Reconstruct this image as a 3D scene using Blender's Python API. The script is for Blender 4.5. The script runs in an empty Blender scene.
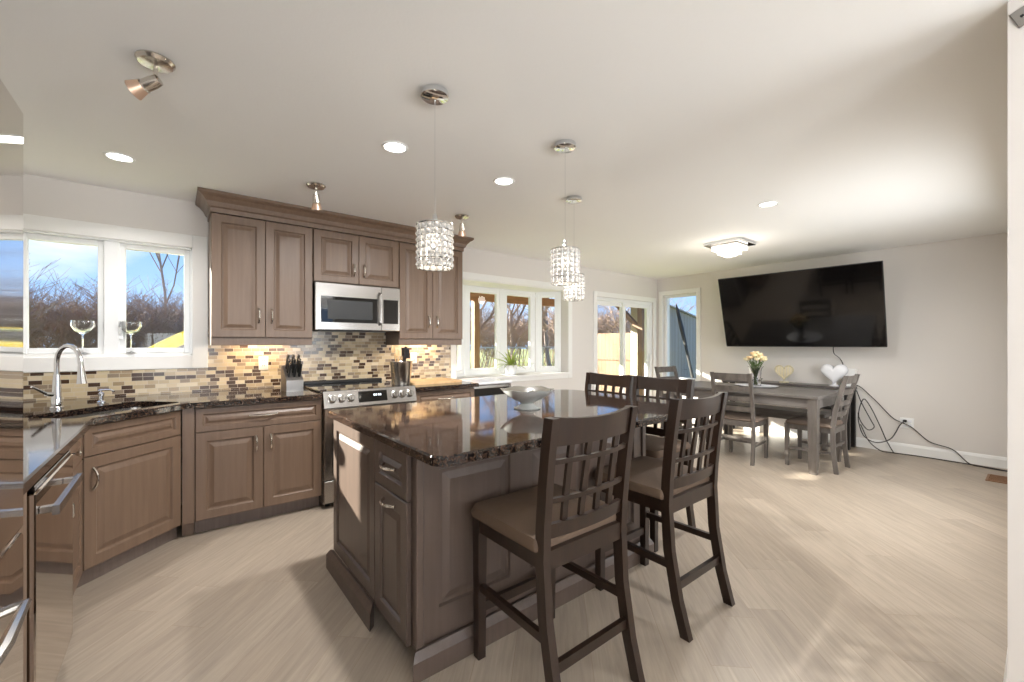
import bpy, bmesh, math, random
from mathutils import Vector, Matrix
from mathutils.geometry import tessellate_polygon
PI = math.pi
SC = bpy.context.scene
COL = SC.collection
random.seed(7)

# ------------------------------------------------------------------ camera
YAW_C, YAW_S = 0.6225, 0.7826          # view direction on the floor plan (X along the kitchen wall, Y towards it)
EYE = 1.265
cam_data = bpy.data.cameras.new('camera')
cam = bpy.data.objects.new('camera', cam_data)
COL.objects.link(cam)
cam_data.sensor_width = 36.0
cam_data.lens = 424.0 / 1024.0 * 36.0
cam_data.shift_y = 3.0 / 1024.0
cam_data.clip_start = 0.02
cam.location = (0, 0, EYE)
cam.rotation_euler = (PI / 2, 0, math.atan2(YAW_S, YAW_C) - PI / 2)
SC.camera = cam

# ------------------------------------------------------------------ colour management
SC.view_settings.view_transform = 'Standard'
SC.view_settings.look = 'None'
SC.view_settings.gamma = 1.0
SC.view_settings.use_curve_mapping = False
SC.view_settings.exposure = 0.38
SC.cycles.use_denoising = True
SC.cycles.max_bounces = 10
SC.cycles.diffuse_bounces = 5
SC.cycles.glossy_bounces = 5
SC.cycles.transmission_bounces = 8
SC.cycles.transparent_max_bounces = 16
SC.cycles.sample_clamp_indirect = 6.0
SC.cycles.caustics_reflective = False
SC.cycles.caustics_refractive = False


def S(r, g, b):
    f = lambda c: (c / 255 / 12.92) if c / 255 <= 0.04045 else ((c / 255 + 0.055) / 1.055) ** 2.4
    return (f(r), f(g), f(b), 1.0)


# ------------------------------------------------------------------ sky and sun
world = bpy.data.worlds.new('sky')
SC.world = world
world.use_nodes = True
wn, wl = world.node_tree.nodes, world.node_tree.links
wn.clear()
w_out = wn.new('ShaderNodeOutputWorld')
w_bg = wn.new('ShaderNodeBackground')
w_tc = wn.new('ShaderNodeTexCoord')
w_sep = wn.new('ShaderNodeSeparateXYZ')
wl.new(w_tc.outputs['Generated'], w_sep.inputs[0])
w_ramp = wn.new('ShaderNodeValToRGB')
w_ramp.color_ramp.elements[0].position = 0.0
w_ramp.color_ramp.elements[0].color = S(176, 208, 250)
w_ramp.color_ramp.elements[1].position = 0.45
w_ramp.color_ramp.elements[1].color = S(92, 152, 236)
wl.new(w_sep.outputs['Z'], w_ramp.inputs[0])
w_map = wn.new('ShaderNodeMapping')
w_map.inputs['Scale'].default_value = (2.2, 2.2, 6.0)
w_map.inputs['Location'].default_value = (0.3, 0.6, 0.0)
wl.new(w_tc.outputs['Generated'], w_map.inputs[0])
w_noise = wn.new('ShaderNodeTexNoise')
w_noise.inputs['Scale'].default_value = 1.3
w_noise.inputs['Detail'].default_value = 6
wl.new(w_map.outputs[0], w_noise.inputs['Vector'])
w_cr = wn.new('ShaderNodeValToRGB')
w_cr.color_ramp.elements[0].position = 0.54
w_cr.color_ramp.elements[1].position = 0.72
wl.new(w_noise.outputs[0], w_cr.inputs[0])
w_mix = wn.new('ShaderNodeMixRGB')
w_mix.inputs[2].default_value = S(245, 246, 250)
wl.new(w_cr.outputs[0], w_mix.inputs[0])
wl.new(w_ramp.outputs[0], w_mix.inputs[1])
wl.new(w_mix.outputs[0], w_bg.inputs['Color'])
w_bg.inputs['Strength'].default_value = 1.15
wl.new(w_bg.outputs[0], w_out.inputs[0])

sun_d = bpy.data.lights.new('sun', 'SUN')
sun_d.energy = 24.0
sun_d.angle = math.radians(0.6)
sun_d.color = (1.0, 0.93, 0.82)
sun = bpy.data.objects.new('sun', sun_d)
COL.objects.link(sun)
_el = math.radians(18.3)
SUN_DIR = Vector((0.55 * math.cos(_el), -0.835 * math.cos(_el), -math.sin(_el)))
sun.rotation_euler = SUN_DIR.to_track_quat('-Z', 'Y').to_euler()


def area_light(name, loc, direction, sx, sy, power, color=(1, 1, 1), spread=180):
    d = bpy.data.lights.new(name, 'AREA')
    d.shape = 'RECTANGLE'
    d.size, d.size_y = sx, sy
    d.energy = power
    d.color = color
    d.spread = math.radians(spread)
    o = bpy.data.objects.new(name, d)
    o.location = loc
    o.rotation_euler = Vector(direction).to_track_quat('-Z', 'Z').to_euler()
    COL.objects.link(o)
    return o


# unseen fill lights added: two aimed up behind camera, one beside the dining area
area_light('rear_fill_light', (-0.2, -3.1, 1.2), (0, 0.42, 1), 1.6, 1.6, 118, (0.96, 0.985, 1.0))
area_light('rear_fill_light', (2.6, -3.1, 1.2), (0, 0.42, 1), 1.6, 1.6, 118, (0.96, 0.985, 1.0))
area_light('side_fill_light', (4.3, 0.10, 1.25), (0, 1, -0.08), 1.8, 1.3, 27, (0.96, 0.985, 1.0))
CAN_POWER = 23.0
PENDANT_POWER = 1.4
FLUSH_POWER = 6.5
UNDER_POWER = 3.0


# ------------------------------------------------------------------ materials
def new_mat(name):
    m = bpy.data.materials.new(name)
    m.use_nodes = True
    nt = m.node_tree
    return m, nt, nt.nodes['Principled BSDF']


def plain(name, col, rough=0.5, metal=0.0, var=0.06, scale=6.0, bump=0.0, coat=0.0, bscale=None):
    m, nt, p = new_mat(name)
    N, L = nt.nodes, nt.links
    tc = N.new('ShaderNodeTexCoord')
    no = N.new('ShaderNodeTexNoise')
    no.inputs['Scale'].default_value = scale
    no.inputs['Detail'].default_value = 4
    L.new(tc.outputs['Object'], no.inputs['Vector'])
    mx = N.new('ShaderNodeMixRGB')
    mx.inputs[1].default_value = tuple(max(0, c * (1 - var)) for c in col[:3]) + (1,)
    mx.inputs[2].default_value = tuple(min(1, c * (1 + var)) for c in col[:3]) + (1,)
    L.new(no.outputs[0], mx.inputs[0])
    L.new(mx.outputs[0], p.inputs['Base Color'])
    p.inputs['Roughness'].default_value = rough
    p.inputs['Metallic'].default_value = metal
    p.inputs['Coat Weight'].default_value = coat
    if bump:
        n2 = N.new('ShaderNodeTexNoise')
        n2.inputs['Scale'].default_value = bscale or scale * 12
        n2.inputs['Detail'].default_value = 3
        L.new(tc.outputs['Object'], n2.inputs['Vector'])
        b = N.new('ShaderNodeBump')
        b.inputs['Strength'].default_value = bump
        b.inputs['Distance'].default_value = 0.004
        L.new(n2.outputs[0], b.inputs['Height'])
        L.new(b.outputs[0], p.inputs['Normal'])
    return m


def wood(name, dark, light, rough=0.4, stretch=(28, 28, 1.6), coat=0.0):
    m, nt, p = new_mat(name)
    N, L = nt.nodes, nt.links
    tc = N.new('ShaderNodeTexCoord')
    mp = N.new('ShaderNodeMapping')
    mp.inputs['Scale'].default_value = stretch
    L.new(tc.outputs['Object'], mp.inputs[0])
    no = N.new('ShaderNodeTexNoise')
    no.inputs['Scale'].default_value = 1.4
    no.inputs['Detail'].default_value = 7
    no.inputs['Roughness'].default_value = 0.6
    L.new(mp.outputs[0], no.inputs['Vector'])
    cr = N.new('ShaderNodeValToRGB')
    cr.color_ramp.elements[0].position = 0.3
    cr.color_ramp.elements[0].color = dark
    cr.color_ramp.elements[1].position = 0.7
    cr.color_ramp.elements[1].color = light
    L.new(no.outputs[0], cr.inputs[0])
    L.new(cr.outputs[0], p.inputs['Base Color'])
    p.inputs['Roughness'].default_value = rough
    p.inputs['Coat Weight'].default_value = coat
    p.inputs['Coat Roughness'].default_value = 0.25
    return m


def granite(name):
    m, nt, p = new_mat(name)
    N, L = nt.nodes, nt.links
    tc = N.new('ShaderNodeTexCoord')
    v = N.new('ShaderNodeTexVoronoi')
    v.inputs['Scale'].default_value = 170
    L.new(tc.outputs['Object'], v.inputs['Vector'])
    sp = N.new('ShaderNodeSeparateColor')
    L.new(v.outputs['Color'], sp.inputs[0])
    cr = N.new('ShaderNodeValToRGB')
    cr.color_ramp.interpolation = 'CONSTANT'
    e = cr.color_ramp.elements
    e[0].position, e[0].color = 0, S(26, 22, 22)
    e[1].position, e[1].color = 0.42, S(62, 46, 38)
    for pos, c in ((0.62, S(78, 58, 45)), (0.76, S(38, 33, 33)), (0.9, S(94, 72, 57)), (0.97, S(112, 100, 90))):
        x = e.new(pos); x.color = c
    L.new(sp.outputs[0], cr.inputs[0])
    no = N.new('ShaderNodeTexNoise')
    no.inputs['Scale'].default_value = 9
    no.inputs['Detail'].default_value = 5
    L.new(tc.outputs['Object'], no.inputs['Vector'])
    mx = N.new('ShaderNodeMixRGB'); mx.blend_type = 'MULTIPLY'; mx.inputs[0].default_value = 0.4
    L.new(cr.outputs[0], mx.inputs[1]); L.new(no.outputs[0], mx.inputs[2])
    L.new(mx.outputs[0], p.inputs['Base Color'])
    p.inputs['Roughness'].default_value = 0.06
    p.inputs['IOR'].default_value = 1.52
    return m


def math_node(N, L, op, a, b=None):
    n = N.new('ShaderNodeMath'); n.operation = op
    for i, v in enumerate((a, b)):
        if v is None: continue
        if isinstance(v, (int, float)): n.inputs[i].default_value = v
        else: L.new(v, n.inputs[i])
    return n.outputs[0]


def cells(N, L, u, v, cw, rh):
    """running-bond cells: returns random value per cell, random per row, distance masks"""
    r = math_node(N, L, 'DIVIDE', v, rh)
    row = math_node(N, L, 'FLOOR', r)
    fr = math_node(N, L, 'FRACT', r)
    wn1 = N.new('ShaderNodeTexWhiteNoise'); wn1.noise_dimensions = '1D'
    L.new(row, wn1.inputs['W'])
    c = math_node(N, L, 'ADD', math_node(N, L, 'DIVIDE', u, cw), math_node(N, L, 'MULTIPLY', wn1.outputs['Value'], 7.0))
    colm = math_node(N, L, 'FLOOR', c)
    fc = math_node(N, L, 'FRACT', c)
    cb = N.new('ShaderNodeCombineXYZ')
    L.new(colm, cb.inputs[0]); L.new(row, cb.inputs[1])
    wn2 = N.new('ShaderNodeTexWhiteNoise'); wn2.noise_dimensions = '3D'
    L.new(cb.outputs[0], wn2.inputs['Vector'])
    # distance to the cell border in metres
    du = math_node(N, L, 'MULTIPLY', math_node(N, L, 'MINIMUM', fc, math_node(N, L, 'SUBTRACT', 1.0, fc)), cw)
    dv = math_node(N, L, 'MULTIPLY', math_node(N, L, 'MINIMUM', fr, math_node(N, L, 'SUBTRACT', 1.0, fr)), rh)
    d = math_node(N, L, 'MINIMUM', du, dv)
    return wn2, d


def mosaic(name):
    m, nt, p = new_mat(name)
    N, L = nt.nodes, nt.links
    tc = N.new('ShaderNodeTexCoord')
    sp = N.new('ShaderNodeSeparateXYZ')
    L.new(tc.outputs['Object'], sp.inputs[0])
    wn2, d = cells(N, L, sp.outputs['X'], sp.outputs['Z'], 0.064, 0.030)
    cr = N.new('ShaderNodeValToRGB'); cr.color_ramp.interpolation = 'CONSTANT'
    e = cr.color_ramp.elements
    e[0].position, e[0].color = 0, S(70, 50, 36)
    e[1].position, e[1].color = 0.24, S(200, 182, 150)
    for pos, c in ((0.46, S(182, 163, 132)), (0.62, S(154, 134, 106)), (0.78, S(142, 126, 108)), (0.9, S(210, 196, 170))):
        x = e.new(pos); x.color = c
    L.new(wn2.outputs['Value'], cr.inputs[0])
    g = math_node(N, L, 'LESS_THAN', d, 0.0014)
    mx = N.new('ShaderNodeMixRGB'); mx.inputs[2].default_value = S(196, 184, 164)
    L.new(g, mx.inputs[0]); L.new(cr.outputs[0], mx.inputs[1])
    L.new(mx.outputs[0], p.inputs['Base Color'])
    ro = N.new('ShaderNodeMapRange'); ro.inputs[3].default_value = 0.18; ro.inputs[4].default_value = 0.8
    L.new(g, ro.inputs[0]); L.new(ro.outputs[0], p.inputs['Roughness'])
    b = N.new('ShaderNodeBump'); b.inputs['Strength'].default_value = 0.5; b.inputs['Distance'].default_value = 0.002; b.invert = True
    L.new(g, b.inputs['Height']); L.new(b.outputs[0], p.inputs['Normal'])
    return m


def planks(name):
    m, nt, p = new_mat(name)
    N, L = nt.nodes, nt.links
    tc = N.new('ShaderNodeTexCoord')
    mp = N.new('ShaderNodeMapping')
    mp.inputs['Rotation'].default_value = (0, 0, -math.radians(46))
    L.new(tc.outputs['Object'], mp.inputs[0])
    sp = N.new('ShaderNodeSeparateXYZ')
    L.new(mp.outputs[0], sp.inputs[0])
    wn2, d = cells(N, L, sp.outputs['X'], sp.outputs['Y'], 1.5, 0.155)
    cr = N.new('ShaderNodeValToRGB')
    e = cr.color_ramp.elements
    e[0].position, e[0].color = 0, S(160, 146, 131)
    e[1].position, e[1].color = 1, S(174, 160, 144)
    x = e.new(0.5); x.color = S(167, 153, 137)
    L.new(wn2.outputs['Value'], cr.inputs[0])
    mp2 = N.new('ShaderNodeMapping')
    mp2.inputs['Scale'].default_value = (1.6, 22, 1)
    L.new(mp.outputs[0], mp2.inputs[0])
    add = N.new('ShaderNodeVectorMath'); add.operation = 'ADD'
    L.new(mp2.outputs[0], add.inputs[0])
    sc = N.new('ShaderNodeVectorMath'); sc.operation = 'SCALE'; sc.inputs['Scale'].default_value = 23.0
    L.new(wn2.outputs['Color'], sc.inputs[0]); L.new(sc.outputs[0], add.inputs[1])
    no = N.new('ShaderNodeTexNoise'); no.inputs['Scale'].default_value = 2.2; no.inputs['Detail'].default_value = 8; no.inputs['Roughness'].default_value = 0.62
    no.inputs['Distortion'].default_value = 0.6
    L.new(add.outputs[0], no.inputs['Vector'])
    mx = N.new('ShaderNodeMixRGB'); mx.blend_type = 'OVERLAY'; mx.inputs[0].default_value = 0.38
    L.new(cr.outputs[0], mx.inputs[1]); L.new(no.outputs[0], mx.inputs[2])
    g = math_node(N, L, 'LESS_THAN', d, 0.0008)
    m2 = N.new('ShaderNodeMixRGB'); m2.inputs[2].default_value = S(150, 132, 112)
    L.new(g, m2.inputs[0]); L.new(mx.outputs[0], m2.inputs[1])
    L.new(m2.outputs[0], p.inputs['Base Color'])
    p.inputs['Roughness'].default_value = 0.36
    b = N.new('ShaderNodeBump'); b.inputs['Strength'].default_value = 0.06; b.inputs['Distance'].default_value = 0.003
    L.new(no.outputs[0], b.inputs['Height']); L.new(b.outputs[0], p.inputs['Normal'])
    return m


def boards(name, c1, c2, width, axis='Y', rough=0.75):
    m, nt, p = new_mat(name)
    N, L = nt.nodes, nt.links
    tc = N.new('ShaderNodeTexCoord')
    sp = N.new('ShaderNodeSeparateXYZ'); L.new(tc.outputs['Object'], sp.inputs[0])
    wn2, d = cells(N, L, sp.outputs['Z'], sp.outputs[axis], 8.0, width)
    mp = N.new('ShaderNodeMapping'); mp.inputs['Scale'].default_value = (14, 14, 1.2)
    L.new(tc.outputs['Object'], mp.inputs[0])
    no = N.new('ShaderNodeTexNoise'); no.inputs['Scale'].default_value = 2; no.inputs['Detail'].default_value = 6
    L.new(mp.outputs[0], no.inputs['Vector'])
    a = math_node(N, L, 'ADD', math_node(N, L, 'MULTIPLY', wn2.outputs['Value'], 0.5), math_node(N, L, 'MULTIPLY', no.outputs[0], 0.5))
    mx = N.new('ShaderNodeMixRGB'); mx.inputs[1].default_value = c1; mx.inputs[2].default_value = c2
    L.new(a, mx.inputs[0])
    g = math_node(N, L, 'LESS_THAN', d, 0.004)
    m2 = N.new('ShaderNodeMixRGB'); m2.inputs[2].default_value = tuple(c * 0.35 for c in c1[:3]) + (1,)
    L.new(g, m2.inputs[0]); L.new(mx.outputs[0], m2.inputs[1])
    L.new(m2.outputs[0], p.inputs['Base Color'])
    p.inputs['Roughness'].default_value = rough
    return m


def brushed(name, col, rough=0.25, axis=(2, 2, 120)):
    m, nt, p = new_mat(name)
    N, L = nt.nodes, nt.links
    tc = N.new('ShaderNodeTexCoord')
    mp = N.new('ShaderNodeMapping'); mp.inputs['Scale'].default_value = axis
    L.new(tc.outputs['Object'], mp.inputs[0])
    no = N.new('ShaderNodeTexNoise'); no.inputs['Scale'].default_value = 3; no.inputs['Detail'].default_value = 3
    L.new(mp.outputs[0], no.inputs['Vector'])
    mr = N.new('ShaderNodeMapRange'); mr.inputs[3].default_value = rough * 0.8; mr.inputs[4].default_value = rough * 1.25
    L.new(no.outputs[0], mr.inputs[0]); L.new(mr.outputs[0], p.inputs['Roughness'])
    p.inputs['Base Color'].default_value = col
    p.inputs['Metallic'].default_value = 1.0
    return m


def glass_pane(name):
    m, nt, p = new_mat(name)
    N, L = nt.nodes, nt.links
    N.remove(p)
    tr = N.new('ShaderNodeBsdfTransparent'); tr.inputs[0].default_value = (0.97, 0.985, 0.98, 1)
    gl = N.new('ShaderNodeBsdfGlossy'); gl.inputs['Roughness'].default_value = 0.0
    fr = N.new('ShaderNodeFresnel'); fr.inputs[0].default_value = 1.3
    mx = N.new('ShaderNodeMixShader')
    ge = N.new('ShaderNodeNewGeometry')
    L.new(math_node(N, L, 'MULTIPLY', fr.outputs[0], math_node(N, L, 'SUBTRACT', 1.0, ge.outputs['Backfacing'])), mx.inputs[0]); L.new(tr.outputs[0], mx.inputs[1]); L.new(gl.outputs[0], mx.inputs[2])
    L.new(mx.outputs[0], N['Material Output'].inputs[0])
    return m


def clear_glass(name, tint=(1, 1, 1, 1), rough=0.0, ior=1.45, mixt=0.0):
    m, nt, p = new_mat(name)
    p.inputs['Base Color'].default_value = tint
    p.inputs['Roughness'].default_value = rough
    p.inputs['Transmission Weight'].default_value = 1.0
    p.inputs['IOR'].default_value = ior
    return m


def crystal(name, glow):
    m, nt, p = new_mat(name)
    p.inputs['Base Color'].default_value = (0.95, 0.93, 0.9, 1)
    p.inputs['Roughness'].default_value = 0.04
    p.inputs['Transmission Weight'].default_value = 0.65
    p.inputs['IOR'].default_value = 1.55
    p.inputs['Emission Color'].default_value = (1.0, 0.9, 0.75, 1)
    p.inputs['Emission Strength'].default_value = glow
    return m


def emit(name, col, strength):
    m, nt, p = new_mat(name)
    p.inputs['Base Color'].default_value = (0.9, 0.9, 0.9, 1)
    p.inputs['Emission Color'].default_value = col
    p.inputs['Emission Strength'].default_value = strength
    return m


M = {}
M['wall'] = plain('painted wall', S(223, 218, 213), 0.75, var=0.012, scale=1.5, bump=0.04, bscale=160)
M['ceiling'] = plain('ceiling paint', S(246, 245, 243), 0.85, var=0.01, scale=2, bump=0.12, bscale=90)
M['trim'] = plain('white trim paint', S(240, 239, 236), 0.4, var=0.01)
M['vinyl'] = plain('white vinyl', S(242, 243, 243), 0.32, var=0.01)
M['floor'] = planks('light oak planks')
M['cab'] = wood('taupe stained maple', S(107, 86, 70), S(120, 98, 81), 0.38)
M['cab_kick'] = wood('greyer taupe maple kick', S(112, 98, 90), S(126, 112, 104), 0.5)  # toe kick stain, greyer than the cabinet fronts
M['island'] = wood('taupe stained maple in cool light', S(82, 69, 61), S(95, 80, 71), 0.38)  # cabinet taupe, greyed and darkened to suggest cool window light
M['granite'] = granite('brown granite')
M['tile'] = mosaic('mosaic tile')
M['steel'] = brushed('stainless steel', S(172, 168, 164), 0.24)
M['fridge'] = brushed('polished stainless', S(206, 198, 190), 0.04, (2, 2, 60))
M['steel_dark'] = brushed('grey steel', S(150, 146, 142), 0.3)
M['nickel'] = brushed('satin nickel', S(214, 208, 200), 0.2)
M['chrome'] = plain('chrome', S(226, 228, 230), 0.06, 1.0, var=0.0)
M['bronze'] = plain('brushed bronze', S(158, 138, 118), 0.28, 1.0, var=0.05)
M['black_glass'] = plain('black glass', S(14, 14, 15), 0.05, 0, var=0.1, coat=0.5)
M['black'] = plain('black plastic', S(24, 24, 25), 0.45)
M['screen'] = plain('tv screen', S(10, 9, 10), 0.12, 0, var=0.05, coat=0.3)
M['stool'] = wood('espresso wood', S(32, 20, 13), S(46, 31, 22), 0.34, (20, 20, 2))
M['seat'] = plain('tan seat fabric', S(98, 79, 63), 0.75, var=0.12, scale=30, bump=0.25, bscale=300)
M['grey_wood'] = wood('grey driftwood', S(86, 80, 75), S(112, 105, 99), 0.45, (16, 16, 2.5))
M['grey_wood_y'] = wood('grey driftwood boards', S(94, 89, 85), S(122, 116, 111), 0.4, (16, 2.0, 16))
M['grey_seat'] = plain('brown grey cushion', S(112, 96, 84), 0.7, var=0.1, scale=30, bump=0.2, bscale=300)
M['console_top'] = wood('charcoal wood', S(84, 78, 76), S(104, 98, 96), 0.35, (16, 2, 16))
M['console'] = plain('black console frame', S(26, 24, 24), 0.4)
M['white_cer'] = plain('white ceramic', S(236, 236, 240), 0.2, var=0.02)
M['bowl'] = plain('grey white glazed glass', S(206, 210, 208), 0.15, var=0.25, scale=14)
M['bowl_in'] = plain('dark glazed inside', S(96, 92, 84), 0.25, var=0.3, scale=20)
M['wicker'] = plain('pale wicker', S(214, 204, 176), 0.8, var=0.25, scale=60, bump=0.5)
M['petal'] = plain('cream petals', S(244, 228, 184), 0.6, var=0.12, scale=40)
M['petal_peach'] = plain('peach petals', S(240, 205, 156), 0.6, var=0.12, scale=40)
M['leaf'] = plain('green leaves', S(96, 120, 58), 0.5, var=0.25, scale=20)
M['plant'] = plain('bromeliad leaves', S(158, 174, 84), 0.45, var=0.3, scale=12)
M['maple'] = wood('pale maple board', S(206, 168, 118), S(226, 192, 144), 0.45, (20, 2, 20))
M['plate_white'] = plain('white plastic plate', S(240, 240, 238), 0.35, var=0.0)
M['vent'] = plain('brown register metal', S(140, 100, 66), 0.45, 0.3, var=0.1)
M['cable'] = plain('dark cable', S(48, 42, 40), 0.5)
M['pane'] = glass_pane('window glass')
M['glass'] = clear_glass('clear drinking glass')
M['vase_glass'] = clear_glass('green tinted water glass', (0.86, 0.95, 0.84, 1))
M['crystal'] = crystal('crystal beads', 0.04)
M['crystal_hot'] = crystal('lit crystal drops', 0.7)
M['bulb'] = emit('lamp bulb', (1.0, 0.9, 0.74, 1), 3.0)
M['lens'] = emit('lit recessed lens', (1.0, 0.97, 0.92, 1), 9.0)
M['amber'] = emit('spot lamp face', (1.0, 0.72, 0.45, 1), 0.9)
M['display'] = emit('clock digits', (0.7, 0.85, 1.0, 1), 0.9)
M['copper'] = plain('copper reflector', S(222, 190, 166), 0.35, 0.7, var=0.05)
M['porch'] = wood('cedar beams', S(120, 84, 58), S(160, 116, 82), 0.6, (2, 10, 10))
M['post'] = wood('cedar posts', S(116, 88, 68), S(150, 118, 92), 0.7, (16, 16, 1.5))
M['fence'] = boards('cedar fence boards', S(132, 104, 78), S(156, 126, 98), 0.14, 'Y')
M['grey_fence'] = boards('weathered grey boards', S(164, 152, 140), S(194, 182, 168), 0.13, 'X')
M['grass'] = plain('lawn', S(142, 146, 84), 0.9, var=0.3, scale=1.2, bump=0.5)
M['bark'] = plain('grey bark', S(160, 142, 132), 0.85, var=0.2, scale=8)
M['twig'] = plain('brown twigs', S(150, 128, 112), 0.85, var=0.25, scale=3)
M['slide'] = plain('yellow plastic', S(238, 206, 36), 0.3, var=0.03)
M['pole'] = plain('dark grey pole', S(58, 56, 56), 0.5)
M['stucco'] = plain('outer stucco', S(214, 208, 198), 0.8)
M['wire'] = plain('galvanised wire', S(176, 178, 180), 0.4, 0.6)
M['stain'] = plain('grey stone', S(120, 118, 116), 0.6, var=0.2)


# ------------------------------------------------------------------ mesh builder
class MB:
    def __init__(self):
        self.bm = bmesh.new()
        self.T = Matrix.Identity(4)

    def v(self, co):
        return self.bm.verts.new(self.T @ Vector(co))

    def box(self, x0, y0, z0, x1, y1, z1, bev=0.0, seg=1):
        c = Vector(((x0 + x1) / 2, (y0 + y1) / 2, (z0 + z1) / 2))
        s = Matrix.Diagonal((abs(x1 - x0), abs(y1 - y0), abs(z1 - z0), 1))
        g = bmesh.ops.create_cube(self.bm, size=1.0, matrix=self.T @ Matrix.Translation(c) @ s)
        if bev > 0:
            ed = list({e for v in g['verts'] for e in v.link_edges})
            bmesh.ops.bevel(self.bm, geom=ed, offset=bev, segments=seg, affect='EDGES', profile=0.5)
        return self

    def tube(self, pts, r, n=8, caps=True, flat=1.0):
        pts = [Vector(p) for p in pts]
        rs = r if isinstance(r, (list, tuple)) else [r] * len(pts)
        rings = []
        t0 = (pts[1] - pts[0]).normalized()
        up = Vector((0, 0, 1)) if abs(t0.z) < 0.9 else Vector((0, 1, 0))
        a = t0.cross(up).normalized()
        for i, p in enumerate(pts):
            if i == 0: t = pts[1] - pts[0]
            elif i == len(pts) - 1: t = pts[-1] - pts[-2]
            else: t = (pts[i + 1] - pts[i]).normalized() + (pts[i] - pts[i - 1]).normalized()
            t.normalize()
            a = (a - t * a.dot(t))
            if a.length < 1e-6: a = t.orthogonal()
            a.normalize()
            b = t.cross(a)
            rings.append([self.v(p + (a * math.cos(2 * PI * k / n) + b * flat * math.sin(2 * PI * k / n)) * rs[i]) for k in range(n)])
        for i in range(len(rings) - 1):
            for k in range(n):
                self.bm.faces.new((rings[i][k], rings[i][(k + 1) % n], rings[i + 1][(k + 1) % n], rings[i + 1][k]))
        if caps:
            self.bm.faces.new(rings[0][::-1]); self.bm.faces.new(rings[-1])
        return self

    def bar(self, p0, p1, w, h, side=None, taper=1.0):
        """rectangular bar from p0 to p1, w along 'side', h along the other"""
        p0, p1 = Vector(p0), Vector(p1)
        t = (p1 - p0).normalized()
        s = Vector(side) if side else (Vector((1, 0, 0)) if abs(t.x) < 0.9 else Vector((0, 1, 0)))
        s = (s - t * s.dot(t)).normalized()
        b = t.cross(s)
        R = []
        for p, k in ((p0, 1.0), (p1, taper)):
            R.append([self.v(p + s * (w / 2 * sx * k) + b * (h / 2 * sy * k)) for sx, sy in ((-1, -1), (1, -1), (1, 1), (-1, 1))])
        for k in range(4):
            self.bm.faces.new((R[0][k], R[0][(k + 1) % 4], R[1][(k + 1) % 4], R[1][k]))
        self.bm.faces.new(R[0][::-1]); self.bm.faces.new(R[1])
        return self

    def sweep(self, pts, sections):
        """loft rectangular sections: list of (center, half-vector a, half-vector b)"""
        R = []
        for c, a, b in sections:
            c, a, b = Vector(c), Vector(a), Vector(b)
            R.append([self.v(c - a - b), self.v(c + a - b), self.v(c + a + b), self.v(c - a + b)])
        for i in range(len(R) - 1):
            for k in range(4):
                self.bm.faces.new((R[i][k], R[i][(k + 1) % 4], R[i + 1][(k + 1) % 4], R[i + 1][k]))
        self.bm.faces.new(R[0][::-1]); self.bm.faces.new(R[-1])
        return self

    def lathe(self, prof, c=(0, 0, 0), n=24, closed_ends=True):
        c = Vector(c)
        R = []
        for r, z in prof:
            if r < 1e-5: R.append([self.v(c + Vector((0, 0, z)))])
            else: R.append([self.v(c + Vector((r * math.cos(2 * PI * k / n), r * math.sin(2 * PI * k / n), z))) for k in range(n)])
        for i in range(len(R) - 1):
            A, B = R[i], R[i + 1]
            for k in range(n):
                k2 = (k + 1) % n
                if len(A) == 1 and len(B) == 1: continue
                if len(A) == 1: self.bm.faces.new((A[0], B[k2], B[k]))
                elif len(B) == 1: self.bm.faces.new((A[k], A[k2], B[0]))
                else: self.bm.faces.new((A[k], A[k2], B[k2], B[k]))
        if closed_ends:
            if len(R[0]) > 1: self.bm.faces.new(R[0][::-1])
            if len(R[-1]) > 1: self.bm.faces.new(R[-1])
        return self

    def prism(self, poly, z0, z1, holes=(), bev=0.0):
        """vertical prism of a 2-D outline with optional holes; bev = chamfer of the outer top edge"""
        loops = [list(poly)] + [list(h) for h in holes]
        zt = z1
        def ring(loop, z): return [self.v((x, y, z)) for x, y in loop]
        bot = [ring(l, z0) for l in loops]
        if bev:
            def inset(loop, d):
                out = []
                n = len(loop)
                area = sum(loop[i][0] * loop[(i + 1) % n][1] - loop[(i + 1) % n][0] * loop[i][1] for i in range(n))
                sg = 1 if area > 0 else -1
                for i in range(n):
                    p, q, r = Vector(loop[i - 1]), Vector(loop[i]), Vector(loop[(i + 1) % n])
                    a = (q - p).normalized(); b = (r - q).normalized()
                    na = Vector((-a.y, a.x)) * sg; nb = Vector((-b.y, b.x)) * sg
                    m = (na + nb)
                    m = m / max(0.3, m.dot(na))
                    out.append(tuple(q + m * d))
                return out
            mid = [ring(loops[0], z1 - bev)] + [ring(l, z1) for l in loops[1:]]
            top2d = [inset(loops[0], bev)] + loops[1:]
            top = [ring(top2d[0], z1)] + mid[1:]
        else:
            mid = [ring(l, z1) for l in loops]; top2d = loops; top = mid
        for B, Tt in zip(bot, mid):
            n = len(B)
            for k in range(n):
                self.bm.faces.new((B[k], B[(k + 1) % n], Tt[(k + 1) % n], Tt[k]))
        if bev:
            n = len(mid[0])
            for k in range(n):
                self.bm.faces.new((mid[0][k], mid[0][(k + 1) % n], top[0][(k + 1) % n], top[0][k]))
        for L2, rings in ((loops, bot), (top2d, top)):
            flat = [v for r in rings for v in r]
            for t in tessellate_polygon([[Vector((x, y, 0)) for x, y in l] for l in L2]):
                try: self.bm.faces.new([flat[i] for i in t])
                except ValueError: pass
        return self

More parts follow.
